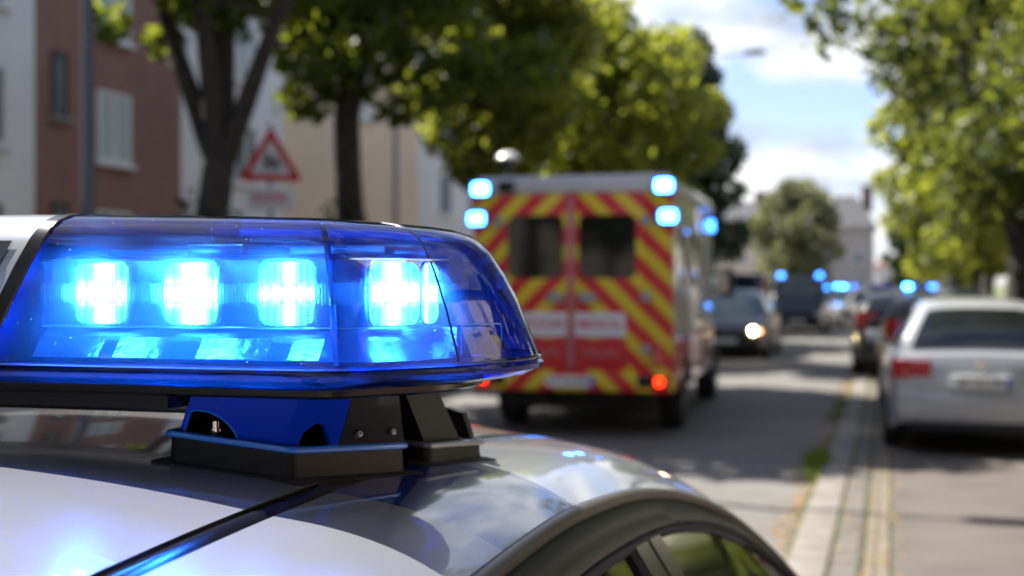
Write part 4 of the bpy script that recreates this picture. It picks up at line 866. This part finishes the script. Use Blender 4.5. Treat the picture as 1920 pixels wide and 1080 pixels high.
def led(x, y, z, ang, s, w=.0275, h=.0285, split=False):
    T = Matrix.Translation((s * x, y - OY, z - OZ)) @ Matrix.Rotation(ang * s, 4, 'Z')
    poly = rr2(w, h, .010)
    b = MB(); rw = []
    for k, (sc, yy) in enumerate(((1.10, .0), (1.07, -.003), (1.0, -.003), (.97, .002), (.93, .008))): rw.append([(u * sc, yy, v * sc) for u, v in poly])
    b.grid(rw, 0, True, T); m_ = b.build('led_module', chromeblue, BAR, smooth=40)
    pl = [(u * .965, v * .965) for u, v in poly]; me = bpy.data.meshes.new('led_optic'); vs = [T @ Vector((u, .003, v)) for u, v in pl]; me.from_pydata([tuple(v) for v in vs], [], [list(range(len(vs)))]); me.materials.append(LED)
    uv = me.uv_layers.new(name='u')
    for li, lp in enumerate(me.loops): u, v = pl[lp.vertex_index]; uv.data[li].uv = (u / w, v / h)
    o = bpy.data.objects.new('led_optic', me); COL.objects.link(o); o.parent = m_
for s in (1, -1):
    for x in (.216, .311, .408): led(x, 1.050, 1.6125, 0, s)
    ca = math.atan2(.071, .100); ca = R(90) - ca
    ang = R(55)
    led(.4975, 1.083, 1.6125, ang, s, .026); led(.5165, 1.121, 1.6125, ang + R(6), s, .0095)
    # housing walls: back wall behind the modules, upper and lower ledges, following the module line
    line = [(.155, 1.056), (.26, 1.056), (.36, 1.056), (.455, 1.056), (.474, 1.066), (.493, 1.094), (.510, 1.130), (.520, 1.165), (.523, 1.22), (.505, 1.285), (.480, 1.320), (.46, 1.335), (.36, 1.335), (.155, 1.335)]
    def ln(k, z): return [(s * (x + k * (1 if x > .47 else 0) * .9), (y - k * (1 if y < 1.195 else -1) * (1 if x < .5 else .6)) - OY, z - OZ) for x, y in line]
    b = MB(); b.grid([ln(-.01, 1.648), ln(-.004, 1.6455), ln(-.002, 1.644), ln(0, 1.6435)]); b.grid([ln(0, 1.6435), ln(0, 1.5815)]); b.grid([ln(0, 1.5815), ln(.004, 1.5800), ln(.006, 1.578), ln(.022, 1.562), ln(.030, 1.553)])
    b.build('reflector_housing', [mat('housing_blue_chrome', (.16, .34, .85), .25, .25, .5, bump=(18, .25, .01))], BAR, smooth=40)
    b = MB(); b.grid([ln(.012, 1.643), ln(.012, 1.582)]); b.build('ribbed_optic', optic, BAR, smooth=40)
    b = MB(); b.grid([ln(.017, 1.622), ln(.0185, 1.6125), ln(.017, 1.603)]); b.build('light_guide', guide, BAR, smooth=40)
    b = MB(); q = random.Random(12); x = .162
    while x < .452:
        yy = 1.036; hh = q.uniform(.006, .0105); b.tube([(s * x, yy - OY, 1.6125 - hh - OZ), (s * x, yy - OY, 1.6125 + hh - OZ)], q.uniform(.0004, .0008), 5); x += q.uniform(.0022, .0036)
    for k in range(26):
        t = k / 25; x, yy = lerp(.478, .535, t), lerp(1.058, 1.175, t); hh = q.uniform(.004, .010); b.tube([(s * x, yy - OY, 1.6125 - hh - OZ), (s * x, yy - OY, 1.6125 + hh - OZ)], .0006, 5)
    b.build('guide_ribs', lensmat('guide_rib', (.8, .9, 1), .15, fmul=1.5, translucent=((.9, .95, 1), .35)), BAR)
    b = MB(); b.tube([Vector(p) for p in ln(.013, 1.6437)][:8], .0009, 5); b.tube([Vector(p) for p in ln(.013, 1.5815)][:8], .0011, 5); b.build('optic_edge', lensmat('edge_clear', (.6, .8, 1), .05, fmul=3, translucent=((.8, .9, 1), .6)), BAR)
    # clutter seen through the lens: ledge plates, circuit tops, braces
    q = random.Random(4); b = MB()
    for (x, y, z, w, d, h_) in ((.20, 1.19, 1.648, .04, .05, .008), (.30, 1.17, 1.648, .03, .06, .012), (.42, 1.18, 1.648, .05, .05, .010), (.49, 1.2, 1.648, .02, .06, .006), (.36, 1.26, 1.648, .1, .03, .014)):
        b.box((s * x - w, y - d - OY, z - OZ), (s * x + w, y + d - OY, z + h_ - OZ), bev=.002)
    b.build('circuit_cover', mat('circuit_cover', (.6, .68, .8), .3, .4), BAR)
    b = MB()
    for (x0, x1) in ((.165, .235), (.25, .30), (.335, .405), (.425, .455)):
        a, c = sorted((s * x0, s * x1)); b.add([(a, 1.030 - OY, 1.5715 - OZ), (c, 1.030 - OY, 1.5715 - OZ), (c, 1.016 - OY, 1.5535 - OZ), (a, 1.016 - OY, 1.5535 - OZ)], [(0, 1, 2, 3)])
    for v in b.v: v.y -= .0025; v.z += .0012
    b2 = MB(); 
    b.build('ledge_plate', mat('ledge_plate', (.42, .48, .62), .22, .6, bump=(80, .5, .003)), BAR, recalc=False)
    # small clear alley lamp low in the end cap
    T = Matrix.Translation((s * .549, 1.149 - OY, 1.5685 - OZ)) @ Matrix.Rotation(R(66) * s, 4, 'Z')
    b = MB(); b.box((-.026, -.006, -.013), (.026, .012, .013), bev=.003, T=T); b.build('alley_lamp', mat('alley_lamp', (.75, .8, .9), .15, .7, .5, bump=(160, .9, .004)), BAR)
    b = MB(); T2 = T @ Matrix.Translation((0, -.014, 0)); pr = rr2(.028, .015, .004); b.tube([T2 @ Vector((u, 0, v)) for u, v in pr + pr[:1]], .0007, 5, cap=False); b.build('lamp_bezel', M_['bluelip'], BAR)

# ---- mounting feet (sub-parts of the bar)
def foot(s, A_, B_, C_, D_, zb, top, name='mounting_foot', arch=True, hgt=.030):
    """A,B,C,D plan corners (near-inner, near-outer, far-outer, far-inner), half-car coords"""
    def Z(p, dz): 
        h, Y = p; zc, zd, hr, zr = rsec(Y); zz = zc - (zc - zd) * min(1.4, (h / HD) ** 2); return zz + dz
    q = [A_, B_, C_, D_]; cx = sum(p[0] for p in q) / 4; cy = sum(p[1] for p in q) / 4
    def corner_ring(d, dz):   # rounded quadrilateral
        out = []
        for i in range(4):
            p = Vector(q[i]); a = Vector(q[i - 1]); c = Vector(q[(i + 1) % 4]); u = (a - p).normalized(); v = (c - p).normalized(); r_ = .010
            cen = p + (u + v) * (d if d else 0); 
            for t in (0, .25, .5, .75, 1): e = (p + (u + v) * d) + u * r_ * (1 - t) ** 2 + v * r_ * t ** 2; out.append((s * e.x, e.y - OY, Z((e.x, e.y), dz) - OZ))
        return out
    b = MB(); b.grid([corner_ring(.0, -.003), corner_ring(.0, .001), corner_ring(.001, hgt - .004)], 0, True)
    b.grid([corner_ring(-.002, hgt - .004), corner_ring(-.003, hgt - .002), corner_ring(-.002, hgt + .001), corner_ring(.001, hgt + .002)], 1, True)
    tr_ = corner_ring(.001, hgt + .002); b.add(tr_, [list(range(len(tr_)))], 2)
    pad = corner_ring(-.012, .0); b.grid([corner_ring(-.012, -.004), corner_ring(-.012, .002), corner_ring(.01, .003)], 3, True)
    return b, Z
zt = 1.519
for s in (1, -1):
    A_, B_, C_, D_ = (.262, 1.085), (.388, 1.098), (.452, 1.235), (.275, 1.235)
    b, Z = foot(s, A_, B_, C_, D_, 0, zt)
    b.build('mounting_foot', [M_['plastic'], M_['bluelip'], M_['plastic'], M_['rubber']], BAR, smooth=50)
    fo = COL.objects[-1]
    # upper housing
    zb = Z(A_, .030) + .001; 
    def W3(x, y, z): return (s * x, y - OY, z - OZ)
    # front plate with an arched opening: outline in (along, up)
    a0, a1 = Vector((.272, 1.092)), Vector((.378, 1.103)); t0, t1 = Vector((.295, 1.075)), Vector((.40, 1.09)); zz0, zz1 = zb, Z(B_, .031)
    def FP(u, v, back=0):
        lo = a0.lerp(a1, u); hi = t0.lerp(t1, u); p = lo.lerp(hi, v); z = lerp(lerp(zz0, zz1, u), zt, v); return W3(p.x, p.y + back, z)
    arch = [(.05, 0), (.05, .50), (.10, .56), (.22, .54), (.34, .44), (.44, .30), (.52, .14), (.56, 0)]
    out = [(0, 0)] + arch + [(1, 0), (1, .5), (1, 1), (.5, 1), (0, 1)]
    b = MB(); v1 = [FP(u, v) for u, v in out]; v2 = [FP(u, v, .006) for u, v in out]; m_ = len(out)
    b.add(v1 + v2, [list(range(m_)), list(range(m_, 2 * m_))[::-1]] + [(i, (i + 1) % m_, m_ + (i + 1) % m_, m_ + i) for i in range(m_)], 0)
    # outer chamfer plate to the right of the front plate, with its own small arch
    c0, c1 = Vector((.378, 1.103)), Vector((.412, 1.152)); e0_, e1_ = Vector((.40, 1.09)), Vector((.440, 1.125))
    def CP(u, v, back=0): lo = c0.lerp(c1, u); hi = e0_.lerp(e1_, u); p = lo.lerp(hi, v); z = lerp(lerp(zz1, Z((.412, 1.152), .031), u), zt, v); return W3(p.x - back, p.y + back * .7, z)
    out2 = [(0, 0), (.25, 0), (.28, .25), (.45, .42), (.62, .40), (.85, 0), (1, 0), (1, .5), (1, 1), (0, 1)]; m2 = len(out2)
    b.add([CP(u, v) for u, v in out2] + [CP(u, v, .006) for u, v in out2], [list(range(m2)), list(range(m2, 2 * m2))[::-1]] + [(i, (i + 1) % m2, m2 + (i + 1) % m2, m2 + i) for i in range(m2)], 0)
    b.build('bracket_front', M_['glowbr'], BAR, smooth=30, bevel=.0012)
    b = MB(); b.tube([Vector(FP(u, v)) + Vector((0, -.0006, 0)) for u, v in arch], .0011, 6); b.build('arch_edge', M_['bluelip'], BAR)
    # outer side plate (black) and rear
    b = MB(); d0, d1 = (.412, 1.152), (.448, 1.235); g0_, g1_ = (.440, 1.125), (.455, 1.20)
    rws = []
    for v in (0, .04, .62, .66, 1): rws.append([W3(*Vector(d0).lerp(Vector(g0_), v), lerp(Z(d0, .031), zt, v)), W3(*Vector(d0).lerp(Vector(g0_), v).lerp(Vector(d1).lerp(Vector(g1_), v), .5), lerp(Z(((d0[0] + d1[0]) / 2, (d0[1] + d1[1]) / 2), .031), zt, v)), W3(*Vector(d1).lerp(Vector(g1_), v), lerp(Z(d1, .031), zt, v))])
    b.grid(rws); b.grid([[W3(*d1, Z(d1, .031)), W3(*g1_, zt)], [W3(.30, 1.235, Z((.30, 1.235), .031)), W3(.31, 1.20, zt)]]); b.grid([[W3(.275, 1.10, zb), W3(.297, 1.08, zt)], [W3(.30, 1.235, Z((.30, 1.235), .031)), W3(.31, 1.20, zt)]])
    b.box(W3(.30, 1.11, 1.50) if s > 0 else W3(.40, 1.11, 1.50), W3(.40, 1.25, zt) if s > 0 else W3(.30, 1.25, zt))
    b.tube([W3(d0[0], d0[1], Z(d0, .032)), W3(d1[0], d1[1], Z(d1, .032))], .0015, 6)
    b.build('bracket_side', M_['plastic'], BAR, smooth=30)
    b = MB(); bx, by = .300, 1.112; bzz = Z((bx, by), .032); b.lathe([(.007, 0), (.007, .003), (.0045, .003), (.0045, .010), (.006, .012), (.004, .017), (.001, .018)], 14, T=Matrix.Translation(W3(bx, by, bzz))); b.build('bolt', M_['chrome'], BAR)
    for (u_, v_) in ((.25, .2), (.8, .2)):
        pc = Vector(d0).lerp(Vector(d1), u_); pt = Vector(g0_).lerp(Vector(g1_), u_); pp_ = pc.lerp(pt, v_); zz_ = lerp(Z(tuple(pc), .031), zt, v_); nrm = Vector((d1[1] - d0[1], -(d1[0] - d0[0]))).normalized()
        b = MB(); b.lathe([(.001, .0035), (.0032, .003), (.0036, .0), (.0036, -.002)], 14, T=Matrix.Translation(W3(pp_.x + nrm.x * .001, pp_.y + nrm.y * .001, zz_)) @ Vector((s * nrm.x, nrm.y, .25)).to_track_quat('Z', 'Y').to_matrix().to_4x4()); b.build('screw', M_['galv'], BAR)
    # far foot
    A2, B2, C2, D2 = (.33, 1.305), (.452, 1.300), (.478, 1.41), (.345, 1.42)
    b, Z = foot(s, A2, B2, C2, D2, 0, zt, hgt=.022)
    b.build('mounting_foot', [M_['plastic'], M_['galv'], M_['plastic'], M_['rubber']], BAR, smooth=50)
    b = MB(); lo = [(.345, 1.312), (.444, 1.306), (.462, 1.372), (.355, 1.37)]; hi = [(.33, 1.25), (.445, 1.235), (.452, 1.31), (.34, 1.32)]
    vs = [W3(x, y, Z((x, y), .023)) for x, y in lo] + [W3(x, y, zt) for x, y in hi]; b.add(vs, [(0, 1, 5, 4), (1, 2, 6, 5), (2, 3, 7, 6), (3, 0, 4, 7), (4, 5, 6, 7)], 0)
    x, y = .462, 1.392; z_ = Z((x, y), .024); b.add([W3(x - .03, y, z_), W3(x + .006, y, z_), W3(x - .002, y - .004, z_ + .028), W3(x - .022, y - .006, z_ + .034), W3(x - .03, y + .014, z_), W3(x + .006, y + .014, z_), W3(x - .002, y + .01, z_ + .028), W3(x - .022, y + .008, z_ + .034)], [(0, 1, 2, 3), (4, 5, 6, 7), (0, 1, 5, 4), (1, 2, 6, 5), (2, 3, 7, 6), (3, 0, 4, 7)], 0)
    b.build('bracket_side', M_['plastic'], BAR, smooth=30)
# low hedge in front of the right-hand houses
def hedge(label, x, y0, y1, h, w, seed):
    t = thing('hedge', label, 'hedge', (x, (y0 + y1) / 2, 0)); q = random.Random(seed); n = int((y1 - y0) / .45)
    C = [(q.gauss(0, w * .15), -(y1 - y0) / 2 + (i + .5) * (y1 - y0) / n, z) for i in range(n) for z in np.arange(.35, h, .5)]
    leafmesh('foliage', C, [w * q.uniform(.45, .6) for _ in C], 42000, .055, M_['leafA'], seed, t, 1)
    b = MB()
    for i in range(0, n, 2): yy = -(y1 - y0) / 2 + i * .45; b.tube([(0, yy, -.02), (.05, yy, h * .7)], [.04, .015], 6)
    b.build('stems', M_['bark'], t)
hedge('tall clipped green hedge on the right, mirrored in the patrol car windows', 5.0, 5, 32, 2.7, .9, 31)
# the avenue goes on: trees beside the right-hand houses, and trees and houses behind the lens (mirrored in paint and glass)
tree('bushy low-crowned garden tree by the right-hand hedge, nearest one', 8.2, 13, 8.5, 2.4, 1.6, .16, 'leafA', 11000, .12, 41, group='garden trees on the right')
tree('bushy garden tree by the right-hand hedge, second one', 8.0, 19, 9, 2.5, 1.6, .16, 'leafY', 11000, .12, 42, group='garden trees on the right')
tree('bushy garden tree past the end of the right-hand hedge', 8.3, 26.5, 9, 2.6, 1.6, .16, 'leafA', 11000, .12, 43, group='garden trees on the right')
src = [o for o in COL.objects if o.get('category') == 'tree' and o.parent is None]
for i, (x, y, k, w) in enumerate(((-8.6, -4, 0, 'left kerb beside the patrol car'), (-8.4, -11, 1, 'left kerb just behind the patrol car'), (-8.8, -20, 2, 'left kerb well behind the patrol car'), (-8.5, -30, 3, 'left kerb far behind the patrol car'),
                                (4.6, -5, 10, 'right side just behind the patrol car'), (4.2, -15, 11, 'right side well behind the patrol car'), (4.2, -27, 12, 'right side far behind the patrol car'))):
    c = copy_tree(src[k]); c.location = (x, y, 0); c['label'] = 'leafy street tree on the ' + w; c['group'] = 'street trees behind the patrol car'
house('plain house on the left beside and behind the patrol car', -17, -30, 8, 12, M_['stone2'], M_['tile'], wins=rows([-26, -20, -14, -8, -2, 4]))
house('plain house on the right beside and behind the patrol car', 10.5, -30, 6, 10, M_['brick2'], M_['tile'], -1, 9, rows([-26, -20, -14, -8, -2]))
end_block('long block across the street far behind the patrol car', -24, 16, -75, 9, 4, M_['stone2'], M_['slate'])
